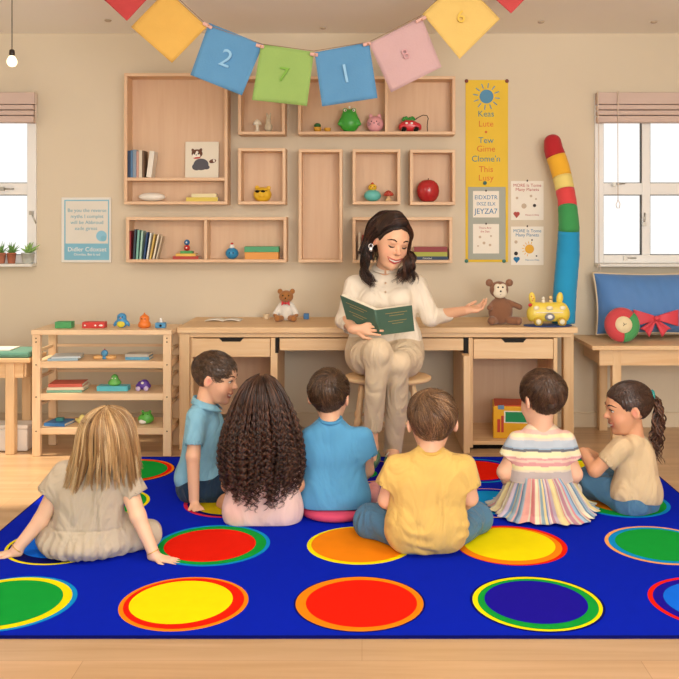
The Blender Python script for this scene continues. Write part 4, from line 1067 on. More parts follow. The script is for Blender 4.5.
# blue mat + yellow bus
Yb = 5.0; u = Yb/FOC; c = Vector((X(548, Yb), Yb+.005, dz))
m_ = MB(mat('navy_tray', '#2B3F73', .5)); m_.lathe(c+Vector((-.005, -.02, 0)), [(.09, 0), (.135, .002), (.135, .007), (.09, .008)], 36)
m_.v = [Vector((v.x, c.y-.02+(v.y-c.y+.02)*.55, v.z)) for v in m_.v]
tag(m_.build('round_tray'), 'flat dark blue tray under the yellow bus', 'tray')
c = c+Vector((0, -.01, .0085)); t = thing('toy_bus', 'yellow toy bus with small passengers and upright ears on a blue tray', 'toy', tuple(c))
S = SDF()
for zz_, hw_, r_ in ((8.5, 14.5, 6.6), (12, 14.5, 6.8), (16, 13, 6.2)): S.cap(c+Vector((-hw_*u, 0, zz_*u)), c+Vector((hw_*u, 0, zz_*u)), r_*u, k=.012)
S.clip(c+Vector((0, 0, 3.2*u)), (0, 0, -1))
smesh('bus_body', S, mat('bus_yellow', '#E6CB4B', .35, .5), t, .0035)
cream = mat('cream_plastic', '#F0E6C4', .4)
m_ = MB(cream); m_.tube([c+Vector((-20*u, -2.5*u, 12.5*u)), c+Vector((-12*u, -7.2*u, 12.6*u)), c+Vector((0, -8.4*u, 12.6*u)), c+Vector((12*u, -7.2*u, 12.6*u)), c+Vector((20*u, -2.5*u, 12.5*u))], .003, 8); m_.build('trim_strip', t)
for q in (-11.5, 12):
    w_ = MB(mat('bus_tyre', '#C9A43A', .5)); w_.lathe(c+Vector((q*u, -8.2*u, 4.6*u-.008+.002)), [(.006, -.006), (4.3*u, -.005), (4.3*u, .008), (.006, .009)], 26, M=FRONT); wo = w_.build('wheel', t)
    MB(cream).lathe(c+Vector((q*u, -8.2*u-.007, 4.6*u-.006)), [(.002, 0), (2.6*u, .001), (2.6*u, .005), (.002, .006)], 22, M=FRONT).build('hub', wo)
m_ = MB(cream)
for q, r_ in ((-13, 3), (0, 3.4), (13, 3)): m_.ell(c+Vector((q*u, -6.6*u-.004*(q == 0), 17*u)), (r_*u, 1.5*u, 2.2*u), n=16)
m_.build('windows', t)
m_ = MB(mat('bus_grille', '#7D7F86', .5)); m_.ell(c+Vector((0, -7.9*u, 8.2*u)), (5*u, 1.4*u, 3.8*u), n=18); m_.build('front_badge', t)
m_ = MB(mat('white_print', '')); m_.ell(c+Vector((0, -9.1*u, 8.4*u)), (2.6*u, .6*u, 2*u), n=14); m_.build('badge_centre', t)
for q in (-16, 11.5):
    m_ = MB(mat('bus_yellow', '')); m_.ell(c+Vector((q*u, 0, 26*u)), (3.4*u, 2*u, 6.4*u), M=RY(-.15 if q < 0 else .1), n=18); e_ = m_.build('ear', t)
m_ = MB(mat('orange_print', '#E08A3A', .6)); [m_.ell(c+Vector((-16*u+a*u, -2*u, (26+b)*u)), (.8*u, .5*u, .8*u), n=8) for a, b in ((-1, 2), (1, 0), (0, -2))]; m_.build('ear_dots', t)
m_ = MB(mat('bow_tie_red', '')); m_.ell(c+Vector((-18.4*u, -3*u, 19.6*u)), (2.2*u, 1.4*u, 1.8*u), n=12); m_.build('red_tassel', t)
for q, h_, c_ in ((-5, 26, '#E8E0CC'), (2.5, 27, '#E9CE8E')):
    m_ = MB(mat('peg_'+c_[1:], c_, .5)); m_.lathe(c+Vector((q*u, 0, 21.5*u)), [(2.2*u, 0), (2*u, 2*u), (1*u, 3.2*u)], 16); m_.ell(c+Vector((q*u, 0, (h_)*u)), (1.8*u, 1.8*u, 1.8*u), n=14); m_.build('passenger', t)
# activity box in the right cabinet
Yb = 5.0; x0_, x1_ = X(492.5, Yb), X(545, Yb); zb = .0505
t = thing('activity_box', 'yellow and orange activity box with a green window inside the desk cabinet', 'toy box', ((x0_+x1_)/2, 5.1, zb))
zt = Z(405.5, Yb)
T = Matrix.Translation((x0_, Yb, 0)) @ Matrix.Rotation(-.12, 4, 'Z') @ Matrix.Translation((-x0_, -Yb, 0))
ob = MB(mat('box_yellow', '#EBB021', .5)); ob.T = T; ob.box(x0_+.004, x1_, Yb, Yb+.21, zb, zt-.004); ob.build('box_body', t, bevel=.004)
m_ = MB(mat('box_red_top', '#C9502F', .5)); m_.T = T; m_.box(x0_+.012, x1_-.006, Yb+.01, Yb+.2, zt-.004, zt+.002); m_.build('top_panel', t)
m_ = MB(mat('box_green', '#1E9058', .5)); m_.T = T; m_.box(X(507, Yb)-.01, x1_-.02, Yb-.002, Yb+.001, Z(421.5, Yb), Z(411.5, Yb)); m_.build('green_panel', t)
m_ = MB(mat('paper', '')); m_.T = T; m_.box(X(506, Yb)-.012, x1_-.015, Yb-.001, Yb+.001, Z(422.5, Yb), Z(410.5, Yb)); m_.build('panel_border', t)
m_ = MB(mat('box_bluetab', '#6D93B5', .5)); m_.T = T; m_.box(X(499, Yb)-.006, X(505, Yb)-.006, Yb-.003, Yb+.001, Z(409, Yb), Z(405, Yb)); m_.build('blue_tab', t)
m_ = MB(mat('box_redstripe', '#C4412F', .5)); m_.T = T; m_.box(X(502.5, Yb)-.008, X(505, Yb)-.008, Yb-.002, Yb+.001, Z(432, Yb), Z(415.5, Yb)); m_.box(X(498.6, Yb)-.008, X(501.5, Yb)-.008, Yb-.002, Yb+.001, Z(432, Yb), Z(419, Yb)); m_.build('red_stripes', t)

# --- toys on the rack
RYm = 4.90
def rp(px, lvl, y=RYm): return Vector((X(px, y), y, [topz, *rack_z][lvl]+.0003))
m_ = MB(mat('block_green', '#4E9E62', .5)); p = rp(64.8, 0); m_.box(p.x-.046, p.x+.046, p.y-.03, p.y+.03, p.z, p.z+.036)
tag(m_.build('toy_block', bevel=.004), 'green block on the left end of the toy rack top', 'toy block')
t = thing('toy_block', 'long red block with white marks on top of the toy rack', 'toy block', tuple(rp(94.5, 0)))
m_ = MB(mat('block_red', '#C9413C', .5)); p = rp(94.5, 0); m_.box(p.x-.062, p.x+.062, p.y-.025, p.y+.03, p.z, p.z+.034); m_.build('block', t, bevel=.004)
m_ = MB(mat('white_print', '')); [m_.ell(p+Vector((q, -.025, .016)), (r_, .002, .005), n=10) for q, r_ in ((-.045, .006), (.012, .006), (.042, .012))]; m_.build('white_marks', t)
# penguin
p = rp(121.8, 0); t = thing('penguin_toy', 'blue penguin toy with a yellow belly on top of the toy rack', 'toy', tuple(p))
S = SDF(); S.ell(p+Vector((0, 0, .028)), (.032, .026, .028)); S.ell(p+Vector((0, 0, .058)), (.026, .024, .024), k=.01)
S.ell(p+Vector((-.034, -.002, .024)), (.009, .01, .018), RY(.5), k=.004); S.ell(p+Vector((.034, -.002, .024)), (.009, .01, .018), RY(-.5), k=.004)
smesh('body', S, mat('toy_sky', '#3F8FC4', .35, .5), t, .003)
MB(mat('belly_yellow', '#D9CB3E', .5)).ell(p+Vector((0, -.02, .022)), (.023, .012, .018)).build('belly', t)
eyes_(t, [p+Vector((s_*.009, -.022, .062)) for s_ in (-1, 1)], .0035)
MB(mat('toy_orange2', '#E07E28', .4)).ell(p+Vector((0, -.026, .055)), (.005, .006, .004), n=10).build('beak', t)
# orange toy
p = rp(144.5, 0); t = thing('orange_toy', 'round orange toy with a pointed cap on top of the toy rack', 'toy', tuple(p))
MB(mat('toy_orange3', '#E2792A', .35, .5)).lathe(p, [(.022, 0), (.034, .008), (.035, .022), (.028, .034), (.024, .038), (.027, .048), (.024, .062), (.012, .072), (.005, .076), (.003, .084)], 26).build('body', t)
eyes_(t, [p+Vector((s_*.009, -.026, .052)) for s_ in (-1, 1)], .003)
# blue cube with peg
p = rp(160.8, 0); t = thing('peg_block', 'small blue block with a white peg at the right end of the rack top', 'toy block', tuple(p))
MB(mat('toy_sky2', '#4F92C0', .4)).box(p.x-.028, p.x+.028, p.y-.02, p.y+.02, p.z, p.z+.03).build('block', t, bevel=.004)
MB(mat('white_print', '')).lathe(p+Vector((0, 0, .03)), [(.009, 0), (.008, .015), (.005, .024)], 14).build('peg', t)
m_ = MB(black_m); m_.lathe(p+Vector((.003, -.0205, .014)), [(.007, -.001), (.007, .001)], 14, M=FRONT); m_.build('hole', t)
# first shelf down
def flatb(px, lvl, w_, d_, th, col, label, yo=0, rot=0, dz_=0, grp=None):
    p = rp(px, lvl, RYm+yo); return book(p.x, p.y, p.z+dz_, th, d_, w_, col, label, lean=rot, flat=True, group=grp)
flatb(66, 1, .16, .16, .012, '#9DB8C6', 'pale blue grey picture book on the upper rack shelf', rot=.1)
flatb(68, 1, .15, .15, .009, '#C9D3D6', 'thin silver picture book on top of the pale blue one', rot=.18, dz_=.0126)
p = rp(105.5, 1); t = thing('stacking_rings', 'wooden rings toy with a blue ball on the upper rack shelf', 'toy', tuple(p))
for q in (-.038, .03): MB(mat('wood_ring', '#E8B878', .5)).torus(p+Vector((q, .0, .009)), .022, .0088, n=26).build('ring', t)
MB(mat('toy_sky2', '')).ell(p+Vector((-.002, -.01, .032)), .019).build('ball', t); MB(mat('toy_sky2', '')).lathe(p+Vector((-.002, -.01, 0)), [(.014, 0), (.010, .016)], 14).build('cup', t)
MB(mat('toy_red', '')).ell(p+Vector((-.002, -.01, .053)), .004, n=8).build('knob', t)
flatb(139.5, 1, .13, .1, .016, '#5F9DBE', 'blue box-like book at the right of the upper rack shelf')
flatb(139, 1, .128, .1, .014, '#B9B4A8', 'grey book on top of the blue one on the upper rack shelf', dz_=.0166)
# second shelf
flatb(68, 2, .19, .14, .014, '#8CBFA6', 'mint green book at the bottom of the pile on the middle rack shelf', rot=.03)
flatb(69, 2, .195, .15, .014, '#E6D6B8', 'cream book in the pile on the middle rack shelf', rot=.06, dz_=.0146)
flatb(68.5, 2, .18, .14, .017, '#D06654', 'coral red book on top of the pile on the middle rack shelf', rot=.08, dz_=.0292)
p = rp(113.8, 2); m_ = MB(mat('aqua_box', '#5FC0CF', .45)); m_.box(p.x-.085, p.x+.085, p.y-.035, p.y+.035, p.z, p.z+.028)
tag(m_.build('toy_box', bevel=.003), 'aqua blue box under the green figure on the rack', 'box')
p = p+Vector((.005, 0, .0285)); t = thing('green_figure', 'small translucent green figure on the aqua box of the rack', 'toy', tuple(p))
MB(mat('toy_lightgreen', '#69B85A', .3, .5)).lathe(p, [(.026, 0), (.036, .008), (.036, .018), (.024, .032), (.02, .04), (.018, .05), (.006, .06)], 24).build('body', t)
m_ = MB(mat('white_print', '')); [m_.ell(p+Vector((s_*.009, -.02, .04)), (.004, .003, .004), n=8) for s_ in (-1, 1)]; m_.build('eyes', t)
p = rp(143.3, 2); t = thing('purple_car', 'rounded purple toy car with pale wheels on the middle rack shelf', 'toy car', tuple(p))
S = SDF(); S.ell(p+Vector((0, 0, .024)), (.042, .028, .021)); S.ell(p+Vector((.006, 0, .04)), (.024, .02, .02), k=.01); S.ell(p+Vector((-.02, 0, .038)), (.01, .01, .012), k=.004)
smesh('body', S, mat('toy_purple', '#5B3A9C', .35, .5), t, .003)
for q in (-.022, .022): MB(mat('lilac', '#CDBBE0', .4)).lathe(p+Vector((q, -.026, .0135)), [(.003, -.003), (.013, -.002), (.013, .006), (.003, .006)], 18, M=FRONT).build('wheel', t)
MB(mat('white_print', '')).ell(p+Vector((0, -.02, .043)), (.009, .006, .008), n=12).build('window', t)
# bottom shelf
flatb(60, 3, .12, .13, .016, '#3F7FBF', 'bright blue book on the bottom rack shelf', rot=-.15)
p = rp(60, 3)+Vector((0, 0, .0168)); m_ = MB(mat('teal_block', '#3E8F8A', .5)); m_.box(p.x-.02, p.x+.02, p.y-.015, p.y+.015, p.z, p.z+.018)
tag(m_.build('toy_block', bevel=.003), 'small teal block on the bright blue book', 'toy block')
p = rp(81.5, 3); t = thing('yellow_duck', 'small yellow duck toy on the bottom rack shelf beside the blue book', 'toy', tuple(p))
S = SDF(); S.ell(p+Vector((0, 0, .018)), (.026, .02, .018)); S.ell(p+Vector((.004, 0, .038)), (.015, .014, .014), k=.006); S.ell(p+Vector((-.026, 0, .024)), (.01, .008, .008), k=.006)
smesh('body', S, mat('duck_yellow', '#EADB86', .4), t, .003)
p = rp(146, 3); t = thing('frog_toy', 'round green frog toy with a white belly on the bottom rack shelf', 'toy', tuple(p))
S = SDF(); S.ell(p+Vector((0, 0, .029)), (.044, .032, .0285)); S.ell(p+Vector((.004, 0, .05)), (.026, .022, .018), k=.01)
for s_ in (-1, 1): S.ell(p+Vector((.002+s_*.02, 0, .068)), (.008, .007, .008), k=.003)
smesh('body', S, mat('toy_lightgreen2', '#5DB548', .35, .5), t, .003)
MB(mat('white_print', '')).ell(p+Vector((-.012, -.022, .018)), (.022, .012, .014)).build('belly', t)
m_ = MB(black_m); [m_.ell(p+Vector((.002+s_*.012, -.019, .056)), .003, n=8) for s_ in (-1, 1)]; m_.build('eyes', t)

# --- bunting across the top
YB_ = 4.2
t = thing('bunting_garland', 'string of eight coloured square cloth flags hanging across the top', 'bunting', tuple(P(314, 50, YB_)))
def B(px, py, dy=0): return P(px, py, YB_+dy)
flags = [
 ('red flag at the far left end', '#B04040', [(125, -30), (152, -6), (127, 21), (100, -4)], None),
 ('golden yellow flag hanging by its corner', '#CBA050', [(167, -10), (207, 27), (172, 63), (131, 27)], None),
 ('blue flag with the digit 2', '#5587AE', [(209, 23), (263, 44.5), (242, 95.5), (190.5, 75)], '2'),
 ('green flag with the digit 7', '#88A55C', [(261, 44), (314, 52), (307, 106), (252, 100)], '7'),
 ('blue flag with the digit 1', '#5587AE', [(314.5, 52.5), (369, 42), (377.5, 98), (322, 106.5)], '1'),
 ('dusty pink flag', '#BB9A9A', [(369, 43.5), (421.5, 17), (441.5, 67), (391, 92.5)], '8'),
 ('pale yellow flag hanging by its corner', '#D0B066', [(461, -22), (500, 19), (459.5, 59), (422.5, 14)], '6'),
 ('coral red flag at the far right end', '#B94848', [(511, -36), (536, -12), (511, 13.5), (486, -9)], None)]
for i, (lab, c_, q, dg) in enumerate(flags):
    rnd = random.Random(i)
    def fn(u, v, q=q, i=i):
        a = Vector(q[0]).lerp(Vector(q[1]), u); b = Vector(q[3]).lerp(Vector(q[2]), u); p = a.lerp(b, v)
        bow = 1-4*(u-.5)**2*.0
        return B(p.x, p.y, .012*math.sin(u*5+i*1.7)*v+.006*math.sin(v*7+u*4+i)+.01*(i % 2)*v)
    fm = mat('flag_'+c_[1:], c_, .85, .15, bump=.3, bscale=120, var=.05, vscale=14, sheen=.1)
    m_ = MB(fm); m_.grid(fn, 14, 14); o = m_.build('flag', t); o.modifiers.new('s', 'SOLIDIFY').thickness = .002; o['label'] = lab
    hm = MB(fm)
    ed = [fn(k_/20, 0) for k_ in range(21)]
    if dg:
        cu = Vector(q[0])+Vector(q[1])+Vector(q[2])+Vector(q[3]); cu = cu/4; ang = math.atan2(-(q[1][1]-q[0][1]), q[1][0]-q[0][0])
        if dg == '6': ang = 0
        dc = {'2': '#86B3D2', '7': '#74A03F', '1': '#86B3D2', '8': '#BD9092', '6': '#DBB54E'}[dg]
        ctr = fn(.5, .5)+Vector((0, -.008, 0))
        lettering(o, [(dg, ctr, {'2': .085, '1': .09, '7': .07, '8': .05, '6': .06}[dg])], mat('digit_'+dc[1:], dc, .85), 'digit', M=Matrix.Rotation(-ang, 3, 'Y') @ FRONT, depth=.010)
brass = mat('brass_clip', '#B98A5C', .35, .5, metal=.6); steel = mat('peg_pink', '#C79A8E', .5)
string = MB(mat('string', '#8C6E55', .8)); string.tube([B(x_, y_, -.006) for x_, y_ in ((60, -40), (96, -14), (152, -16), (167, -12), (207, 25), (262, 44), (314, 51), (369, 42), (422, 15), (461, -24), (478, -16), (535, -18), (580, -50))], .0016, 6); string.build('string', t)
# cords tying the ends to the ceiling
for (x_, y_) in ((60, -40), (580, -50)):
    a = B(x_, y_, -.006); MB(mat('string', '')).tube([a, Vector((a.x, a.y, max(a.z+.01, HC)))], .0016, 6).build('string', t)
for (x_, y_, x2, y2) in ((203, 23, 212, 28), (256, 45, 264, 47), (310, 54, 318, 55), (363, 45, 371, 43), (416, 22, 426, 17)):
    MB(steel).beam(B(x_, y_, -.01), B(x2, y2, -.01), .016, .012, (0, 1, 0)).build('clothes_peg', t, bevel=.003)
    MB(brass).ell(B((x_+x2)/2+1, (y_+y2)/2, -.018), .0045, n=10).build('peg_spring', t)
# ------------------------------------------------------------------ people
def A(v): return np.array(v, float)
def basis(f, u):
    f = Vector(f).normalized(); u = Vector(u); u = (u-f*u.dot(f)).normalized(); x = f.cross(u)
    return Matrix((x, f, u)).transposed()
SK = {'light': '#EDBFA0', 'fair': '#F0C6AA', 'warm': '#D9A27C', 'tan': '#E2AE88'}
def head_ops(S, C, hh, M, wx=1.0, nose=1.0, ears=True):
    L = lambda x, y, z: A(Vector(C)+M @ Vector((x*hh*wx, y*hh, z*hh)))
    e = lambda c, r, k, R=None, op='u': S.ell(L(*c), [r[0]*hh*wx, r[1]*hh, r[2]*hh], (M @ R) if R is not None else M, k=k*hh, op=op)
    e((0, -.05, .12), (.36, .44, .38), .05)
    e((0, .12, -.13), (.285, .27, .35), .12)
    S.cap(L(-.09, .2, -.36), L(.09, .2, -.36), .10*hh, k=.1*hh)
    e((0, .29, -.41), (.075, .07, .07), .08)
    for s in (-1, 1):
        e((s*.155, .235, -.17), (.12, .11, .13), .08)
        e((s*.145, .44, .015), (.07, .07, .05), .07, op='s')
    S.cap(L(-.13, .325, .09), L(.13, .325, .09), .065*hh, k=.06*hh)
    S.cap(L(0, .36, .03), L(0, .450, -.105), .030*hh, .044*hh*nose, k=.045*hh)
    for s in (-1, 1): e((s*.045, .40, -.115), (.03, .035, .028), .025)
    S.cap(L(-.07, .355, -.235), L(.07, .355, -.235), .035*hh, k=.04*hh)
    if ears:
        for s in (-1, 1):
            R = RZ(s*.45) @ RX(-.15)
            e((s*.372, -.03, -.03), (.04, .082, .122), .03, R)
            e((s*.42, -.005, -.02), (.032, .045, .075), .02, R, op='s')
    return L
def face_parts(t, C, hh, M, wx=1.0, brow='#4A3020', closed=False, smile=.05, lip='#C4685E', iris='#3A2A20', wide=.15, open_=.5):
    body = [o for o in t.children if o.name.startswith('body')][0]
    n_ = len(body.data.vertices); co = np.empty(n_*3, dtype=np.float32); body.data.vertices.foreach_get('co', co)
    W = co.reshape(-1, 3)+A(origin(t))[None, :]; Lc = ((W-A(C)) @ np.array(M))/hh; Lc[:, 0] /= wx
    Lc = Lc[(Lc[:, 1] > .05) & (np.abs(Lc[:, 2]) < .5) & (np.abs(Lc[:, 0]) < .45)]
    def S_(x, z, off=0):          # point on the face surface
        d = (Lc[:, 0]-x)**2+(Lc[:, 2]-z)**2; q = np.argsort(d)[:5]; y = Lc[q, 1].mean()+off
        return Vector(C)+M @ Vector((x*hh*wx, y*hh, z*hh))
    def row(mb, pts, rads, n=8):
        N_ = 13; tt = np.linspace(0, 1, N_); k = np.linspace(0, 1, len(pts))
        xs = np.interp(tt, k, [p[0] for p in pts]); zs = np.interp(tt, k, [p[1] for p in pts]); os_ = np.interp(tt, k, [p[2] for p in pts]); rs = np.interp(tt, k, rads)
        mb.tube([S_(x, z, o) for x, z, o in zip(xs, zs, os_)], [float(r*hh) for r in rs], n)
    for s in (-1, 1):
        if not closed:
            e = MB(mat('eye_white', '#EFE9E2', .25, .6)); e.ell(S_(s*.145, .012, -.030), (.056*hh*wx, .045*hh, .030*hh), M=M, n=16); e = e.build('eye', t)
            i_ = MB(mat('iris_'+iris[1:], iris, .2, .6)); i_.ell(S_(s*.145, .012, .001), (.027*hh, .018*hh, .027*hh), M=M, n=12); i_.build('iris', e)
        ls = MB(mat('lashes', '#241813', .6))
        if closed: row(ls, [(s*.085, .000, .004), (s*.12, -.020, .006), (s*.17, -.022, .006), (s*.215, .004, .004)], [.005, .012, .014, .006])
        else: row(ls, [(s*.09, .022, .006), (s*.125, .042, .008), (s*.165, .040, .008), (s*.205, .014, .004)], [.004, .010, .010, .004])
        ls.build('eyelashes', t)
        b_ = MB(mat('brow_'+brow[1:], brow, .8)); row(b_, [(s*.075, .105, .0), (s*.13, .130, .002), (s*.19, .125, .0), (s*.245, .09, 0)], [.011, .014, .012, .004]); b_.build('eyebrow', t)
    mo = MB(mat('lips_'+lip[1:], lip, .4, .5)); z0 = -.235
    row(mo, [(-wide, z0+.03, -.002), (-wide*.55, z0-smile*.75, .0), (0, z0-smile*1.05, .004), (wide*.55, z0-smile*.75, .0), (wide, z0+.03, -.002)], [.004, .013, .018, .013, .004])
    row(mo, [(-wide, z0+.03, -.002), (-wide*.5, z0+.012-smile*.15, .0), (0, z0+.006-smile*.3, .002), (wide*.5, z0+.012-smile*.15, .0), (wide, z0+.03, -.002)], [.004, .010, .012, .010, .004])
    mo = mo.build('mouth', t)
    if smile > .03:
        te = MB(mat('teeth', '#F4EFE6', .3, .5)); row(te, [(-wide*.75, z0-smile*.25, -.004), (0, z0-smile*.62, -.001), (wide*.75, z0-smile*.25, -.004)], [.006, .020, .006]); te.build('teeth', mo)
    no = MB(mat('nostril', '#7A4636', .7)); [no.ell(S_(s*.03, -.150, .0), .009*hh, n=8) for s in (-1, 1)]; no.build('nostrils', t)
def skin_paint(C, hh, M, base='#EDBFA0', blush_and_shade='#E08E78', wx=1.0):
    b = np.array(lin(base)); bl = np.array(lin(blush_and_shade)); Mi = np.array(M).T
    def f(V, N, cols):
        cols = np.tile(b, (len(V), 1)); Lc = ((V-A(C)) @ np.array(M))/hh; Lc[:, 0] /= wx
        w = np.zeros(len(V))
        for s in (-1, 1):
            w = np.maximum(w, .45*np.exp(-(((Lc-np.array([s*.19, .25, -.13]))/np.array([.10, .2, .08]))**2).sum(1)))
            w = np.maximum(w, .65*np.exp(-(((Lc-np.array([s*.385, .0, -.03]))/np.array([.03, .05, .075]))**2).sum(1))+.35*np.exp(-(((Lc-np.array([s*.40, -.03, -.03]))/np.array([.08, .1, .14]))**2).sum(1)))  # ear flush, plus shade of the ear hollow put into the colour
        w = np.maximum(w, .35*np.exp(-(((Lc-np.array([0, .45, -.1]))/.06)**2).sum(1)))
        return cols*(1-w[:, None])+bl*w[:, None]
    return f
def hand_ops(S, wr, d, n, L, thumb, curl=.15, spread=.10, flat=True, k=.0035, rf=.046, bends=None):
    """wrist, direction, back-of-hand normal, hand length, thumb side (+1/-1 along d x n)"""
    wr = Vector(wr); d = Vector(d).normalized(); n = Vector(n); n = (n-d*n.dot(d)).normalized(); s = d.cross(n)
    kp = []
    for i, o in enumerate((.155, .055, -.05, -.145)):
        kp.append(wr+d*L*(.50-.03*abs(i-1))+s*o*L*thumb)
    for q in kp: S.cap(wr+d*L*.04+(q-wr)*.12, q-d*.01*L, .082*L, .066*L, k=.012)
    S.cap(wr-d*.12*L, wr+d*.12*L, .10*L, .10*L, k=.015)
    fl = (.40, .46, .43, .34)
    for i, q in enumerate(kp):
        a = (1.5-i)*spread*thumb; dd = (d*math.cos(a)+s*math.sin(a)).normalized(); c = 0; p = q
        cu = curl if bends is None else bends[i]
        for j, fr in enumerate((.45, .32, .23)):
            c += cu*(1.0 if j else .6); e = dd*math.cos(c)-n*math.sin(c); p2 = p+e*fl[i]*L*fr
            S.cap(p, p2, rf*L*(1-.08*j), rf*L*(.93-.1*j), k=k if j == 0 else .002); p = p2
    tb = wr+d*.14*L+s*.13*L*thumb; td = (d*.72+s*.62*thumb-n*.18).normalized(); td2 = (d*.93+s*.25*thumb-n*.2).normalized()
    S.cap(tb, tb+td*.22*L, .075*L, .058*L, k=.008); S.cap(tb+td*.22*L, tb+td*.22*L+td2*.16*L, .056*L, .05*L, k=.003); S.cap(tb+td*.22*L+td2*.16*L, tb+td*.22*L+td2*.29*L, .05*L, .04*L, k=.003)
def sleeve(T, a, b, ra, rb, k=.03, ext=.05, hollow=True):
    a = Vector(a); b = Vector(b); d = (b-a).normalized(); g = SDF()
    re = rb+(rb-ra)*ext/max((b-a).length, .01)
    g.cap(a, b+d*ext, ra, re, k=.01); g.clip(b, d)
    if hollow: g.cap(b-d*.012, b+d*.06, rb-.005, rb+.01, k=.001, op='s')
    T.grp(g, k)
def torso(S, rows, Y, inf=0, k=.05):
    for (py, xl, xr, r, dy) in rows:
        rp_ = r/(Y+dy)*FOC
        S.cap(P(xl+rp_, py, Y+dy), P(xr-rp_, py, Y+dy), r+inf, k=k)

# ---- hair
def strands(name, PTS, RAD, COLS, m, parent, n=3):
    """PTS (S,K,3), RAD (S,K), COLS (S,3)"""
    S_, K_, _ = PTS.shape
    T = np.gradient(PTS, axis=1); T /= np.linalg.norm(T, axis=2, keepdims=True)+1e-9
    ref = np.tile(np.array([.31, .52, .8]), (S_, K_, 1)); U = np.cross(T, ref); U /= np.linalg.norm(U, axis=2, keepdims=True)+1e-9; W = np.cross(T, U)
    ang = np.arange(n)*2*PI/n
    V = PTS[:, :, None, :]+(U[:, :, None, :]*np.cos(ang)[None, None, :, None]+W[:, :, None, :]*np.sin(ang)[None, None, :, None])*RAD[:, :, None, None]
    idx = np.arange(S_*K_*n).reshape(S_, K_, n)
    a = idx[:, :-1, :]; b = idx[:, 1:, :]; a2 = np.roll(a, -1, axis=2); b2 = np.roll(b, -1, axis=2)
    F = np.stack([a, a2, b2, b], -1).reshape(-1, 4)
    C = np.repeat(COLS, K_*n, axis=0)
    return link(name, fast_mesh(name, V.reshape(-1, 3), F, C), m, parent)
hair_m = vmat('hair_strands', .36, .55)
def hl(az):     # hairline height by azimuth from the face
    return np.interp(az, [0, .5, .9, 1.15, 1.35, 1.6, 1.9, 2.3, PI], [.29, .27, .18, .02, -.02, .10, -.10, -.27, -.33])
def palette(rng, n, cols):
    c = np.array([lin(x) for x in cols]); a = rng.randint(0, len(cols), n); b = rng.randint(0, len(cols), n); w = rng.rand(n, 1)
    return (c[a]*w+c[b]*(1-w))*(.9+.2*rng.rand(n, 1))
def hair_cap(t, C, hh, M, col, wx=1.0, thick=.03, hlf=hl, name='hair', groove=.006, seed=0, shape=(.36, .44, .38)):
    nu, nv = 120, 70; u = np.linspace(0, 2*PI, nu, endpoint=False); v = np.linspace(0, PI, nv)
    U, Vv = np.meshgrid(u, v, indexing='ij')
    D = np.stack([np.sin(Vv)*np.sin(U), np.sin(Vv)*np.cos(U), np.cos(Vv)], -1)     # az=0 at +y (face)
    R = np.array([shape[0], shape[1], shape[2]])
    pos = D*R+np.array([0, -.05, .12])
    az = np.abs(np.arctan2(pos[..., 0], pos[..., 1])); h = hlf(az); m_ = np.clip((pos[..., 2]-h)/.05, -1, 1)
    tw = np.clip((pos[..., 2]+.12)/.34, 0, 1); tw = .3+.7*tw*tw*(3-2*tw)
    off = np.where(m_ > 0, thick*tw*np.sqrt(np.clip(m_, 0, 1)), -.06*(-m_))-.002
    rng = np.random.RandomState(seed)
    off = off+groove*np.where(m_ > 0, 1, 0)*(np.sin(U*37+np.sin(Vv*5)*2)+.6*np.sin(U*71+1))*np.sin(Vv)
    off[:, -6:] = -.06
    pos = pos+D*off[..., None]
    pos[..., 0] *= wx
    W = (pos*hh).reshape(-1, 3) @ np.array(M).T+A(C)
    F = []
    idx = np.arange(nu*nv).reshape(nu, nv); a = idx; b = np.roll(idx, -1, axis=0)
    F = np.stack([a[:, :-1], a[:, 1:], b[:, 1:], b[:, :-1]], -1).reshape(-1, 4)
    cols = np.tile(np.array(lin(col)), (len(W), 1))
    return link(name, fast_mesh(name, W, F, cols), hair_m, t)
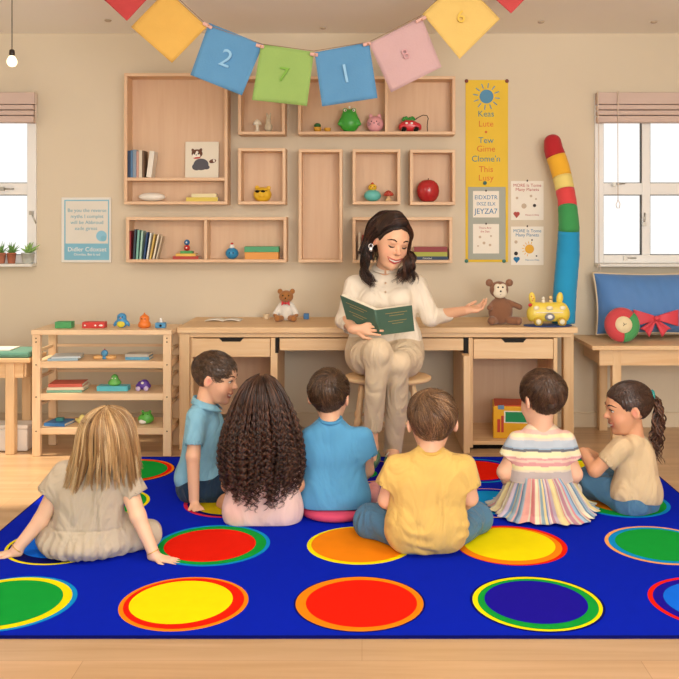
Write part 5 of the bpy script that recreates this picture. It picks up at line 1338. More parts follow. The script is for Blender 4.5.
def short_hair(t, C, hh, M, cols, base, wx=1.0, thick=.035, n=2600, whorl=(.06, -.30, .40), length=.22, bias=(0, 0, 0), hlf=hl, seed=1, lift=.02, rad=.0013):
    cap = hair_cap(t, C, hh, M, base, wx, thick, hlf, seed=seed)
    rng = np.random.RandomState(seed); D = rng.randn(n*3, 3); D /= np.linalg.norm(D, axis=1)[:, None]
    R0 = np.array([.36, .44, .38]); cen = np.array([0, -.05, .12])
    pos = D*R0+cen; az = np.abs(np.arctan2(pos[:, 0], pos[:, 1])); ok = pos[:, 2] > hlf(az)+.012; D = D[ok][:n]
    w = np.array(whorl)-cen; w = w/np.linalg.norm(w*1/R0)*1.0
    pts = []; Q = D*(R0+thick*.55)
    ln = length*(.7+.6*rng.rand(len(Q))); cl = rng.randn(260, 3); cl /= np.linalg.norm(cl, axis=1)[:, None]; ci = np.argmax(D @ cl.T, axis=1); jit = (rng.randn(260, 3)*.26)[ci]+rng.randn(len(Q), 3)*.07; clift = rng.rand(260)[ci][:, None]
    swirl = .45
    K = 6; Lst = []
    for k in range(K):
        Lst.append(Q.copy())
        nrm = Q/(R0**2); nrm /= np.linalg.norm(nrm, axis=1)[:, None]
        g = Q-w; g += swirl*np.cross(nrm, g)*np.exp(-np.linalg.norm(g, axis=1)[:, None]*3)*2
        g = g/(np.linalg.norm(g, axis=1)[:, None]+1e-6)+jit+np.array(bias)
        g -= nrm*(g*nrm).sum(1)[:, None]; g /= np.linalg.norm(g, axis=1)[:, None]+1e-9
        Q = Q+g*(ln/(K-1))[:, None]
        # stay on the scalp surface with a little lift
        tw = np.clip((Q[:, 2:3]+cen[2]+.12)/.34, 0, 1); tw = .3+.7*tw*tw*(3-2*tw)
        s = np.sqrt((Q**2/(R0+thick*tw+lift*(k+1)/K*(.1+1.5*clift))**2).sum(1)); Q = Q/s[:, None]
    Pt = np.stack(Lst, 1)
    pz = Pt[..., 2]+cen[2]; az = np.abs(np.arctan2(Pt[..., 0], Pt[..., 1]))
    Pt = Pt+cen; Pt[..., 0] *= wx
    W = (Pt*hh) @ np.array(M).T+A(C)
    R_ = np.tile(np.array([.8, 1, 1, .9, .7, .2])*rad, (len(W), 1))
    cc_ = palette(rng, len(W), cols)*(.6+.8*rng.rand(260)[ci][:, None])
    o = strands('hair_strands', W, R_, cc_, hair_m, cap); return cap
def lock(guides, n, rng, spread0, spread1, wave=0, freq=3, K=26, rad=.0012, tip=.25, wexp=1.3):
    """bundle of n strands around one guide polyline; returns (pts, rad)"""
    g = A([list(q) for q in guides]); tt = np.linspace(0, 1, len(g)); t_ = np.linspace(0, 1, K)
    c = np.stack([np.interp(t_, tt, g[:, i]) for i in range(3)], 1)
    # smooth
    for _ in range(3): c[1:-1] = (c[:-2]+2*c[1:-1]+c[2:])/4
    T = np.gradient(c, axis=0); T /= np.linalg.norm(T, axis=1)[:, None]+1e-9
    U = np.cross(T, np.array([.1, 1, .05])); U /= np.linalg.norm(U, axis=1)[:, None]+1e-9; W = np.cross(T, U)
    out = []
    ph0 = rng.rand()*6
    for i in range(n):
        a = rng.rand()*2*PI; r = math.sqrt(rng.rand()); s = (spread0+(spread1-spread0)*t_)*r
        a2 = a; end = .82+.18*rng.rand()
        te = t_*end
        p = np.stack([np.interp(te, t_, c[:, k]) for k in range(3)], 1)
        wv = wave*te**wexp
        p = p+U*(s*math.cos(a2)+wv*np.sin(te*freq*2*PI+ph0+.25*r))[:, None]+W*(s*math.sin(a2)+wv*.8*np.cos(te*freq*2*PI+ph0+.25*r))[:, None]
        out.append(p)
    out = np.array(out); R = np.tile(rad*np.interp(t_, [0, .1, .7, 1], [.6, 1, .9, tip]), (n, 1))
    return out, R
def locks_obj(t, lst, cols, rng, name='hair_locks'):
    P_ = np.concatenate([a for a, b in lst]); R_ = np.concatenate([b for a, b in lst])
    C_ = np.concatenate([palette(rng, 1, cols).repeat(len(a), 0)*(.8+.4*rng.rand(len(a), 1)) for a, b in lst])
    return strands(name, P_, R_, C_, hair_m, t)

skin = vmat('skin', .5, .4, sss=.12)
denim_m = cloth('denim_blue', '#507998', wscale=9, wr=.7, var=.25, wvar=9)
denim_d = cloth('denim_dark', '#273B50', wscale=9, wr=.7, var=.28, wvar=10)
def clothfold(amp, freq=26, seed=0, aniso=(1, 1, .6)): return lambda V, N: folds(V, N, amp, freq, seed, aniso)
UP = (0, 0, 1)

# ======== 1. blonde girl
def blonde_girl():
    Y = 3.36; s = Y/FOC
    t = thing('child', 'blonde girl in a beige dress seen from behind sitting with both hands on the rug', 'person', (X(90, Y), Y, RZ0))
    C = P(107, 441, Y+.03); hh = .228; M = basis((.15, 1, -.12), (0.0, 0, 1))
    rows = [(474, 66, 126, .045, 0), (488, 60, 122, .065, 0), (505, 58, 121, .068, 0), (524, 56, 121, .068, 0), (535, 50, 124, .075, .02)]
    B_ = SDF(); head_ops(B_, C, hh, M); B_.cap(C+Vector((0, -.01, -.06)), P(100, 476, Y), .038, .042)
    torso(B_, rows, Y, -.008)
    # arms
    shl = P(63, 478, Y); shr = P(125, 477, Y)
    wl = G(16, 550, .032); wr_ = G(154, 554, .032)
    B_.chain([shl, P(41, 520, 3.36), wl], [.036, .029, .021]); B_.chain([shr, P(138, 516, 3.32), wr_], [.036, .029, .021])
    hand_ops(B_, wl+Vector((0, 0, -.012)), (-1, .10, -.10), (0, 0, 1), .115, -1, curl=.05, spread=.12)
    hand_ops(B_, wr_+Vector((0, 0, -.012)), (1, -.18, -.10), (0, 0, 1), .115, 1, curl=.05, spread=.14)
    hipl, hipr = P(75, 540, Y+.03), P(105, 540, Y+.03)
    kr = G(146, 536, .07); kl = G(62, 538, .06)+Vector((0, .2, 0))
    B_.chain([hipr, kr+Vector((-.06, .03, -.015)), Vector((hipr.x-.08, kr.y+.08, .05))], [.035, .024, .022]); B_.chain([hipl, kl+Vector((.03, 0, 0)), Vector((hipl.x+.1, kl.y+.08, .05))], [.04, .03, .025]); B_.clip((0, 0, RZ0+.002), (0, 0, -1))
    B_.clip((0, 0, RZ0+.002), (0, 0, -1)); smesh('body', B_, skin, t, .0036, paint=skin_paint(C, hh, M, '#EEC2A2'))
    D_ = SDF(); torso(D_, rows[:4], Y, .004)
    sleeve(D_, P(64, 473, Y), P(47.5, 494.5, Y-.01), .046, .047); sleeve(D_, P(124, 473, Y), P(137, 495.5, Y-.01), .046, .047)
    D_.ell(P(88, 531, Y+.07), (.165, .15, .09), k=.03)
    D_.ell(Vector((X(87, 3.38), 3.40, .05)), (.185, .16, .062), k=.05)
    D_.chain([P(112, 534, Y+.04), G(149, 533, .068)], [.075, .052], k=.05); D_.chain([P(66, 536, Y+.05), G(56, 535, .05)], [.075, .06], k=.05)
    D_.clip((0, 0, RZ0+.002), (0, 0, -1))
    cc = P(88, 531, Y+.05)
    zs = P(88, 531, Y-.07).z
    def disp(V, N):
        V = folds(V, N, .0018, 30, 3)
        th = np.arctan2(V[:, 0]-cc.x, -(V[:, 1]-cc.y)); b = np.clip((zs-V[:, 2])/.05, 0, 1)*np.clip((V[:, 2]-.0)/.02, 0, 1)
        f = (np.sin(th*30+1.2*np.sin(th*4))*.6+.5*np.sin(th*17+2))*b*.0045
        seam = np.exp(-((V[:, 2]-zs)/.004)**2)*-.004
        return V+N*(f+seam*(np.abs(V[:, 0]-cc.x) < .16))[:, None]
    smesh('dress', D_, cloth('beige_linen', '#C0B29D', wscale=8, wr=.6), t, .0042, disp=disp)
    bm_ = mat('gold', '#D4A94E', .3, .5, metal=.8)
    for (a, b, nm) in ((P(41, 520, 3.36), wl, 'l'), (P(138, 516, 3.32), wr_, 'r')):
        d = (b-a).normalized(); q = d.to_track_quat('Z', 'Y').to_matrix(); MB(bm_).torus(b-d*.008, .0235, .0017, M=q, n=30, m=6).build('bracelet', t)
    # hair
    cap = hair_cap(t, C, hh, M, '#A9825A', thick=.04, hlf=lambda a: np.interp(a, [0, .9, 1.3, PI], [.30, .22, -.2, -.34]))
    rng = np.random.RandomState(4); lst = []
    Mn = np.array(M); part = np.array([.02, .0, .53])
    prof = ((407.5, 1), (409, 8), (413, 17), (420, 23), (430, 27), (441, 29), (452, 31), (464, 34.5), (479, 38))
    nL = 96
    for i in range(nL):
        a = (-1+2*(i+.5)/nL)*2.35+rng.randn()*.04
        tip = 478-6*abs(math.sin(a*2.1+1))+rng.rand()*10-(10 if abs(a) > 1.5 else 0)
        g = []
        for (py, hw) in prof:
            if py > tip: break
            f_ = min(1, (py-408)/26); yc = -.002
            rx_ = hw*s; ry_ = (.126*math.sin(min(1, hw/26)*PI/2))*(1-.18*max(0, (py-445)/30))
            cx = 107-(2.5 if py > 450 else 0)*(py-450)/15
            g.append(P(cx, py, Y)+Vector((rx_*math.sin(a), yc-ry_*math.cos(a), 0)))
        if len(g) < 4: continue
        last = g[-1]; g.append(last+Vector(((-.35 if a < -.2 else .12)*.03+rng.randn()*.006, -.006+rng.randn()*.004, -(tip-prof[len(g)-1][0])*s-.008)))
        lst.append(lock(g, 40, rng, .009, .0045, wave=.0055, freq=1.1+rng.rand()*.6, K=22, rad=.0011))
    locks_obj(cap, lst, ['#C09A68', '#9A7145', '#D6B586', '#86613A', '#E2C79C', '#AE875A'], rng)
blonde_girl()

# ======== 2. boy in polo shirt
def polo_boy():
    Y = 4.02; s = Y/FOC
    t = thing('child', 'smiling boy in a pale blue polo shirt in profile leaning on one hand', 'person', (X(200, Y), Y, RZ0))
    C = P(215.5, 377.5, Y); hh = .226; M = basis((1, -.16, -.2), (.05, 0, 1))
    B_ = SDF(); head_ops(B_, C, hh, M, wx=.95); B_.cap(C+Vector((-.03, 0, -.05)), P(204, 411, Y), .043, .047)
    rows = [(423, 189, 222, .05, .03), (440, 184, 222, .065, .03), (460, 181, 222, .068, .03), (478, 182, 226, .068, .04)]
    torso(B_, rows, Y, -.008)
    sh = P(197, 418, Y-.05); el = P(193, 456, Y-.10); wr_ = G(194, 499, .045)
    B_.chain([sh, el, wr_], [.030, .030, .0225]); hand_ops(B_, wr_+Vector((0, 0, -.018)), (.42, -.72, -.22), (.05, -.1, 1), .125, 1, curl=.07, spread=.16)
    B_.chain([P(205, 418, Y+.12), P(222, 455, Y+.15), P(238, 470, Y+.1)], [.034, .028, .022])
    B_.clip((0, 0, RZ0+.002), (0, 0, -1)); smesh('body', B_, skin, t, .0038, paint=skin_paint(C, hh, M, '#E9B694', wx=.95))
    face_parts(t, C, hh, M, .95, brow='#5A3E2C', smile=.085, wide=.18)
    T_ = SDF(); torso(T_, rows, Y, .004); T_.cap(P(204, 407, Y+.005), P(206, 425, Y+.03), .053, .06, k=.035)
    sleeve(T_, P(196, 417, Y-.055), P(193.3, 446, Y-.092), .046, .047, k=.04); sleeve(T_, P(206, 415, Y+.12), P(216, 445, Y+.14), .045, .046)
    T_.cap(P(190, 478, Y+.02), P(222, 480, Y+.02), .07, k=.05)
    smesh('polo_shirt', T_, cloth('polo_blue', '#84B8CE', wscale=8), t, .0042, disp=clothfold(.0028, 26, 5))
    c_ = MB(cloth('polo_blue', '')); n0 = P(205.5, 401.5, Y)
    def col(u, v):
        a = PI*.15+u*PI*1.75; r = .052+.018*v; return n0+Vector((r*math.cos(a)*1.05+.008*v, r*.95*math.sin(a), .026-.030*v+.018*math.cos(a+PI)*1.1-.018))
    c_.grid(col, 40, 4); o = c_.build('collar', t); o.modifiers.new('s', 'SOLIDIFY').thickness = .004
    J = SDF(); J.cap(P(193, 486, Y+.03), P(215, 488, Y+.02), .075, k=.04); J.chain([P(196, 488, Y), P(228, 482, Y-.1+.1), P(240, 472, Y+.2)], [.075, .06, .05], k=.03)
    J.chain([P(205, 488, Y+.1), P(245, 480, Y+.25)], [.07, .06], k=.03); J.clip((0, 0, RZ0+.002), (0, 0, -1))
    smesh('jeans', J, denim_d, t, .005, disp=clothfold(.003, 30, 7))
    Y_ = .0
    short_hair(t, C, hh, M, ['#4A3424', '#5E4430', '#38261A', '#6B5038'], '#4A3425', wx=.95, thick=.03, n=3200, whorl=(0, -.35, .33), length=.13, seed=2, bias=(0, .15, .0), rad=.0011, lift=.012,
        hlf=lambda a: np.interp(a, [0, .45, .8, 1.0, 1.25, 1.45, 1.75, 2.3, PI], [.31, .28, .19, .02, -.04, .07, -.06, -.22, -.27]))
polo_boy()

# ======== 3. girl with long curls
def curly_girl():
    Y = 3.74; s = Y/FOC
    t = thing('child', 'girl with very long dark brown curls and a pale pink top seen from behind', 'person', (X(262, Y), Y, RZ0))
    C = P(262, 405, Y); hh = .212; M = basis((0, 1, -.05), UP)
    B_ = SDF(); head_ops(B_, C, hh, M); B_.cap(C+Vector((0, -.01, -.06)), P(262, 440, Y), .04, .044)
    rows = [(452, 238, 290, .045, 0), (470, 231, 296, .062, 0), (490, 228, 298, .07, 0), (508, 227, 299, .075, .0)]
    torso(B_, rows, Y, -.008)
    for sx, px in ((-1, 233), (1, 293)):
        B_.chain([P(px, 452, Y), P(px+sx*4, 485, Y+.02), P(px-sx*8, 492, Y+.18)], [.036, .031, .024])
    B_.chain([P(245, 512, Y+.04), P(228, 505, Y+.2), P(255, 500, Y+.3)], [.05, .05, .04]); B_.chain([P(280, 512, Y+.04), P(297, 505, Y+.2), P(265, 500, Y+.3)], [.05, .05, .04])
    B_.clip((0, 0, RZ0+.002), (0, 0, -1)); smesh('body', B_, skin, t, .004, paint=skin_paint(C, hh, M, '#D9A27C'))
    T_ = SDF(); torso(T_, rows, Y, .004); T_.cap(P(243, 512, Y), P(283, 512, Y), .082, k=.04)
    sleeve(T_, P(235, 450, Y), P(229, 471, Y), .046, .047); sleeve(T_, P(289, 450, Y), P(295.5, 471, Y), .046, .047)
    T_.clip((0, 0, RZ0+.002), (0, 0, -1))
    smesh('pink_top', T_, cloth('pink_cotton', '#EBCBC2', wscale=7, wr=.45), t, .0042, disp=clothfold(.0022, 24, 9))
    J = SDF(); J.chain([P(245, 512, Y+.05), P(230, 506, Y+.2), P(255, 502, Y+.3)], [.055, .055, .045]); J.chain([P(280, 512, Y+.05), P(296, 506, Y+.2), P(265, 502, Y+.3)], [.055, .055, .045]); J.clip((0, 0, RZ0+.002), (0, 0, -1))
    smesh('leggings', J, mat('pink_leggings', '#C98A92', .9), t, .006)
    cap = hair_cap(t, C, hh, M, '#2C1B14', thick=.025, hlf=lambda a: np.interp(a, [0, .9, 1.3, PI], [.30, .22, -.2, -.34]))
    prof = ((373.5, 1), (375.5, 7), (380, 14.5), (388, 21), (398, 26.5), (412, 32.5), (428, 37.5), (445, 40.5), (462, 41.5), (480, 38), (497, 31), (508, 25))
    # inner mass
    m_ = MB(mat('hair_mass', '#21140F', .7, .2))
    def ms(u, v):
        py = 384+v*(470-384); hw = np.interp(py, [p[0] for p in prof], [p[1] for p in prof])*.84; a = (-.5+u)*4.4
        ry_ = .115*math.sin(min(1, hw/28)*PI/2); bulge = .012*math.sin(a*9+v*3)
        return P(262, py, Y)+Vector(((hw*s+bulge)*math.sin(a), .015-(ry_+bulge*.6+.0)*math.cos(a)*(1 if v < .9 else 1), 0))
    m_.grid(ms, 70, 30); o = m_.build('hair_volume', cap); o.modifiers.new('s', 'SOLIDIFY').thickness = .012
    rng = np.random.RandomState(11); PT = []; RD = []; CL = []
    K = 84; tt = np.linspace(0, 1, K); pp = np.array([p[0] for p in prof]); ph = np.array([p[1] for p in prof])
    nR = 270
    for i in range(nR):
        a = (-1+2*rng.rand())*2.3; layer = rng.rand()
        edge = abs(a)/2.3
        endy = 503-rng.rand()*30-16*edge**2-(rng.rand() < .35)*26; st = 374+rng.rand()*4 if rng.rand() < .75 else 388+rng.rand()*30
        py = st+(endy-st)*tt; hw = np.interp(py, pp, ph)*(.86+.18*layer)
        ry = .124*np.sin(np.minimum(1, hw/26)*PI/2)*(.93+.12*layer)
        aa = a+.12*np.sin(tt*5+rng.rand()*6)*tt
        base = np.stack([(262-362+0*py)*s+hw*s*np.sin(aa), Y-.012-ry*np.cos(aa), CH-(py-225)*s], 1)
        cr = np.clip((py-392)/60, 0, 1)**1.2*(.0075+.004*rng.rand()); fq = 10+rng.rand()*4; p0 = rng.rand()*6; dirn = 1 if rng.rand() < .5 else -1
        L_ = (endy-st)*s; phs = 2*PI*L_/.030*tt**1.15*dirn+p0
        for j in range(4):
            q = phs+j*.45; rj = 1+.12*(j-1.5)
            pt = base+np.stack([cr*rj*np.cos(q), cr*rj*np.sin(q), .25*cr*np.sin(q+1)], 1)+rng.randn(3)*.0012
            PT.append(pt); RD.append(.00175*np.interp(tt, [0, .1, .8, 1], [.5, 1, 1, .2]))
            CL.append(j)
    cols = palette(rng, len(PT), ['#2A1812', '#3A241A', '#1D110D', '#6B4632', '#4C3022'])
    strands('ringlets', np.array(PT), np.array(RD), cols, hair_m, cap, n=4)
curly_girl()

# ======== 4. boy in bright blue shirt
BR = ['#4B3626', '#604630', '#3A281B', '#72563C', '#2E1F15']
def blue_boy():
    Y = 3.82; s = Y/FOC
    t = thing('child', 'boy in a bright blue shirt seen from behind sitting on a pinkish red pad', 'person', (X(336, Y), Y, RZ0+.04))
    C = P(329, 397, Y+.02); hh = .232; M = basis((.22, 1, -.12), UP)
    B_ = SDF(); head_ops(B_, C, hh, M, wx=.93); B_.cap(C+Vector((0, -.01, -.06)), P(330, 425, Y), .040, .045)
    rows = [(438, 312, 362, .045, 0), (455, 305, 366, .062, 0), (478, 304, 365, .068, 0), (494, 304, 366, .07, 0)]
    torso(B_, rows, Y, -.008)
    B_.chain([P(365, 440, Y), P(367, 470, Y+.05), P(362, 478, Y+.2)], [.036, .03, .024]); B_.chain([P(309, 440, Y), P(306, 470, Y+.05), P(318, 478, Y+.2)], [.036, .03, .024])
    B_.chain([P(318, 500, Y+.04), P(304, 495, Y+.2), P(335, 492, Y+.28)], [.05, .05, .04]); B_.chain([P(352, 500, Y+.04), P(365, 495, Y+.2), P(335, 492, Y+.3)], [.05, .05, .04])
    B_.clip((0, 0, RZ0+.002), (0, 0, -1)); smesh('body', B_, skin, t, .004, paint=skin_paint(C, hh, M, '#E8B694', wx=.93))
    T_ = SDF(); torso(T_, rows, Y, .004); T_.cap(P(320, 500, Y), P(350, 500, Y), .088, k=.04)
    sleeve(T_, P(363, 437, Y), P(368, 456, Y+.01), .046, .046); sleeve(T_, P(311, 437, Y), P(307, 456, Y+.01), .046, .046)
    T_.cap(P(325, 429, Y), P(336, 429, Y), .054, k=.03)
    T_.clip((0, 0, RZ0+.042), (0, 0, -1))
    smesh('blue_shirt', T_, cloth('bright_blue_cotton', '#5A9FCB', wscale=6, wr=.5), t, .0042, disp=clothfold(.0024, 22, 13))
    m_ = MB(mat('bright_blue_rib', '#4F97C6', .85)); m_.torus(P(330.5, 419, Y-.004), .045, .008, M=RX(.22), n=36); m_.build('collar_band', t)
    J = SDF(); J.chain([P(318, 502, Y+.05), P(304, 498, Y+.2), P(335, 494, Y+.28)], [.055, .055, .045]); J.chain([P(352, 502, Y+.05), P(366, 498, Y+.2), P(335, 494, Y+.3)], [.055, .055, .045]); J.clip((0, 0, RZ0+.002), (0, 0, -1))
    smesh('jeans', J, denim_d, t, .006)
    # trainer
    c = G(374, 503, .01)+Vector((0, .03, .02)); m_ = SDF(); m_.chain([c+Vector((-.01, -.05, .014)), c+Vector((.0, .05, .02))], [.032, .03], k=.02); m_.clip((0, 0, RZ0+.002), (0, 0, -1))
    smesh('shoe', m_, mat('pink_shoe', '#DE9CA0', .7, .3, var=.15, vscale=40), t, .004)
    m_ = SDF(); m_.chain([c+Vector((-.01, -.05, -.006)), c+Vector((.0, .05, -.006))], [.035, .033], k=.01); m_.clip((0, 0, RZ0+.014), (0, 0, 1)); m_.clip((0, 0, RZ0+.0005), (0, 0, -1))
    smesh('shoe_sole', m_, mat('white_print', ''), t, .004)
    short_hair(t, C, hh, M, BR, '#453123', wx=.93, thick=.04, n=3000, whorl=(.10, -.36, .34), length=.26, seed=3, rad=.0013, lift=.03)
blue_boy()

# ======== 5. boy in yellow
def yellow_boy():
    Y = 3.39; s = Y/FOC
    t = thing('child', 'boy in a yellow T-shirt and jeans seen from behind sitting cross-legged', 'person', (X(427, Y), Y, RZ0))
    C = P(432, 422.5, Y+.02); hh = .238; M = basis((-.04, 1, -.14), UP)
    B_ = SDF(); head_ops(B_, C, hh, M, wx=.98); B_.cap(C+Vector((0, -.01, -.06)), P(430, 452, Y), .040, .045)
    rows = [(466, 398, 461, .045, 0), (484, 392, 466, .062, 0), (505, 391, 463, .066, 0), (524, 390, 464, .072, 0), (533, 392, 463, .075, 0)]
    torso(B_, rows, Y, -.008)
    B_.chain([P(395, 467, Y), P(386, 500, Y+.03), P(400, 512, Y+.2)], [.036, .030, .023]); B_.chain([P(465, 467, Y), P(470, 498, Y+.03), P(458, 510, Y+.2)], [.036, .030, .023])
    B_.clip((0, 0, RZ0+.002), (0, 0, -1)); smesh('body', B_, skin, t, .004, paint=skin_paint(C, hh, M, '#E9B795', wx=.98))
    T_ = SDF(); torso(T_, rows[:4], Y, .005); T_.cap(P(409, 531, Y-.002), P(445, 531, Y-.002), .082, k=.05)
    sleeve(T_, P(396, 466, Y), P(385.5, 487, Y-.0), .046, .045); sleeve(T_, P(464, 466, Y), P(469.5, 487, Y-.0), .046, .045); T_.cap(P(425, 459, Y), P(436, 459, Y), .054, k=.03)
    T_.clip((0, 0, RZ0+.003), (0, 0, -1))
    def dp(V, N):
        V = folds(V, N, .003, 24, 21); w = np.clip((.20-V[:, 2])/.10, 0, 1)*(.5+.5*np.sin(V[:, 0]*31+1))
        return V+N*(w*.0035*np.sin(V[:, 2]*120+np.sin(V[:, 0]*26+V[:, 2]*20)*2.2))[:, None]
    smesh('yellow_tshirt', T_, cloth('yellow_cotton', '#DCB766', wscale=8, wr=.6), t, .0042, disp=dp)
    m_ = MB(mat('yellow_rib', '#D9B057', .9)); m_.torus(P(430.5, 448.5, Y-.003), .045, .0065, M=RX(.25), n=36); m_.build('neck_band', t)
    J = SDF(); J.cap(P(412, 533, Y), P(446, 533, Y), .072, k=.03)
    kl = G(370, 521, .065); kr = G(477, 518, .062)
    J.chain([P(414, 534, Y+.02), kl, Vector((X(425, 3.7), 3.78, .05))], [.074, .062, .04], k=.03)
    J.chain([P(444, 534, Y+.02), kr, Vector((X(430, 3.7), 3.82, .05))], [.074, .060, .04], k=.03); J.clip((0, 0, RZ0+.002), (0, 0, -1))
    smesh('jeans', J, denim_m, t, .0045, disp=clothfold(.0035, 34, 17))
    J = SDF(); J.chain([Vector((X(412, 3.8), 3.80, .04)), Vector((X(400, 3.8), 3.86, .035))], [.03, .026]); J.chain([Vector((X(440, 3.8), 3.80, .04)), Vector((X(450, 3.8), 3.86, .035))], [.03, .026])
    smesh('shoes', J, mat('grey_shoe', '#8B8F95', .7), t, .005)
    short_hair(t, C, hh, M, ['#7A573A', '#8E6A47', '#644530', '#A88460', '#523824'], '#664930', wx=.98, thick=.045, n=3400, whorl=(.0, -.22, .46), length=.36, seed=5, rad=.0012, lift=.03, bias=(.35, 0, -.05))
yellow_boy()

# ======== 6. toddler in striped dress
def striped_child():
    Y = 3.76; s = Y/FOC
    t = thing('child', 'small child in a pastel striped dress with a spread skirt seen from behind', 'person', (X(541, Y), Y, RZ0))
    C = P(542, 399, Y+.0); hh = .24; M = basis((-.52, 1, -.12), UP)
    B_ = SDF(); head_ops(B_, C, hh, M, wx=.92); B_.cap(C+Vector((0, -.01, -.06)), P(541, 430, Y), .043, .048)
    rows = [(442, 517, 566, .045, 0), (455, 512, 568, .058, 0), (470, 512, 568, .06, 0), (486, 508, 574, .07, .02), (500, 510, 575, .075, .03)]
    torso(B_, rows, Y, -.008)
    B_.chain([P(519, 443, Y), P(505, 472, Y+.01), P(511, 487, Y+.12)], [.030, .033, .026]); B_.chain([P(563, 443, Y), P(574.5, 474, Y+.01), P(568, 489, Y+.12)], [.030, .033, .026])
    B_.clip((0, 0, RZ0+.002), (0, 0, -1)); smesh('body', B_, skin, t, .0038, paint=skin_paint(C, hh, M, '#EDBB9C', wx=.92))
    face_parts(t, C, hh, M, .92, brow='#5A3E2C', smile=.02)
    T_ = SDF(); torso(T_, rows[:4], Y, .004); T_.cap(P(535, 434.5, Y), P(547, 434.5, Y), .052, k=.03)
    sleeve(T_, P(518, 441, Y), P(506.5, 457.5, Y), .045, .036, k=.012); sleeve(T_, P(565, 441, Y), P(574, 459.5, Y), .045, .036, k=.012)
    T_.clip(P(541, 480, Y), (0, 0, -1))
    bands = [(420, '#E6B5A6'), (428, '#E6D2B4'), (431, '#E3B9AC'), (435, '#EBDDB4'), (438.5, '#E6D0C0'), (441, '#B8C2CC'), (448, '#9DB3C6'), (449.5, '#6E6F78'), (452, '#EDE2B6'), (456, '#E9DFC0'), (458, '#D89C9C'), (460, '#E8C4B4'), (462.5, '#D89C9C'), (466, '#EFE3B4'), (470, '#E7D8C0'), (472, '#C4B7B4'), (482, '#CFC0B8')]
    zs = np.array([P(541, b[0], Y-.06).z for b in bands])[::-1]; bc_ = np.array([lin(b[1]) for b in bands])[::-1]
    def pt(V, N, c):
        i = np.clip(np.searchsorted(zs, V[:, 2]+.0015*np.sin(V[:, 0]*60)), 0, len(zs)-1); return bc_[i]
    clm = vmat('striped_knit', .9, .15, sheen=.1, bump=.5, bscale=14, bdist=.02)
    smesh('bodice', T_, clm, t, .0033, paint=pt, disp=clothfold(.0018, 24, 23))
    # gathered skirt
    nu, nv = 520, 34; cs = ['#E6D49A', '#C9B8C4', '#8E93A2', '#EADFC2', '#D98F94', '#B98894', '#9FB9CC', '#6F8AA6', '#E9DDB6', '#D9A49A', '#CFC9B4', '#8FA9B4']
    u = np.linspace(0, 2*PI, nu, endpoint=False); v = np.linspace(0, 1, nv); U, W = np.meshgrid(u, v, indexing='ij')
    ple = np.sin(U*26+.8*np.sin(U*3))*.5+.5*np.sin(U*15+1.3)
    top = P(540, 474, Y); bx, by = X(543, 3.86), 3.86
    rx = np.interp(W, [0, .25, .6, .85, 1], [.112, .135, .17, .20, .235]); ry = np.interp(W, [0, .25, .6, .85, 1], [.077, .105, .14, .17, .215])
    back = np.cos(U-PI) # 1 at the back (towards the camera)
    cx = top.x+(bx-top.x)*W; cy = top.y+(by-top.y)*W
    amp = .004+.011*W
    hemw = 1+.05*np.sin(U*5+1)*W**4
    Xx = cx+(rx*hemw+ple*amp)*np.sin(U); Yy = cy+(ry*hemw+ple*amp)*np.cos(U)
    zt = top.z; Zz = np.interp(W, [0, .25, .55, .8, .93, 1], [1, .80, .46, .18, .05, .0])*(zt-RZ0-.008)+RZ0+.008+.006*np.sin(U*11)*np.clip(W-.8, 0, 1)*4*.5+.003*W
    V_ = np.stack([Xx, Yy, Zz], -1).reshape(-1, 3); idx = np.arange(nu*nv).reshape(nu, nv); a = idx; b = np.roll(idx, -1, 0)
    F_ = np.stack([a[:, :-1], a[:, 1:], b[:, 1:], b[:, :-1]], -1).reshape(-1, 4)
    rng = np.random.RandomState(5); seg = rng.rand(130); cid = np.array([cs[rng.randint(len(cs))] for _ in range(130)]); edges = np.cumsum(.4+seg); edges = edges/edges[-1]*2*PI
    ci = np.array([lin(c) for c in cid])[np.clip(np.searchsorted(edges, U.ravel()), 0, 129)]
    o = link('skirt', fast_mesh('skirt', V_, F_, ci), clm, t); o.modifiers.new('s', 'SOLIDIFY').thickness = .003
    L_ = SDF(); L_.chain([P(528, 500, Y+.04), Vector((X(512, 3.95), 3.95, .07)), Vector((X(545, 4), 4.0, .05))], [.055, .042, .03]); L_.chain([P(555, 500, Y+.04), Vector((X(572, 3.95), 3.95, .07)), Vector((X(540, 4), 4.0, .05))], [.055, .042, .03])
    smesh('tights', L_, mat('cream_tights', '#E5D8C4', .9), t, .006)
    short_hair(t, C, hh, M, ['#4B3324', '#5E4230', '#3B271B', '#6C4E38'], '#463022', wx=.92, thick=.035, n=3000, whorl=(-.06, -.34, .36), length=.24, seed=7, rad=.0011)
striped_child()

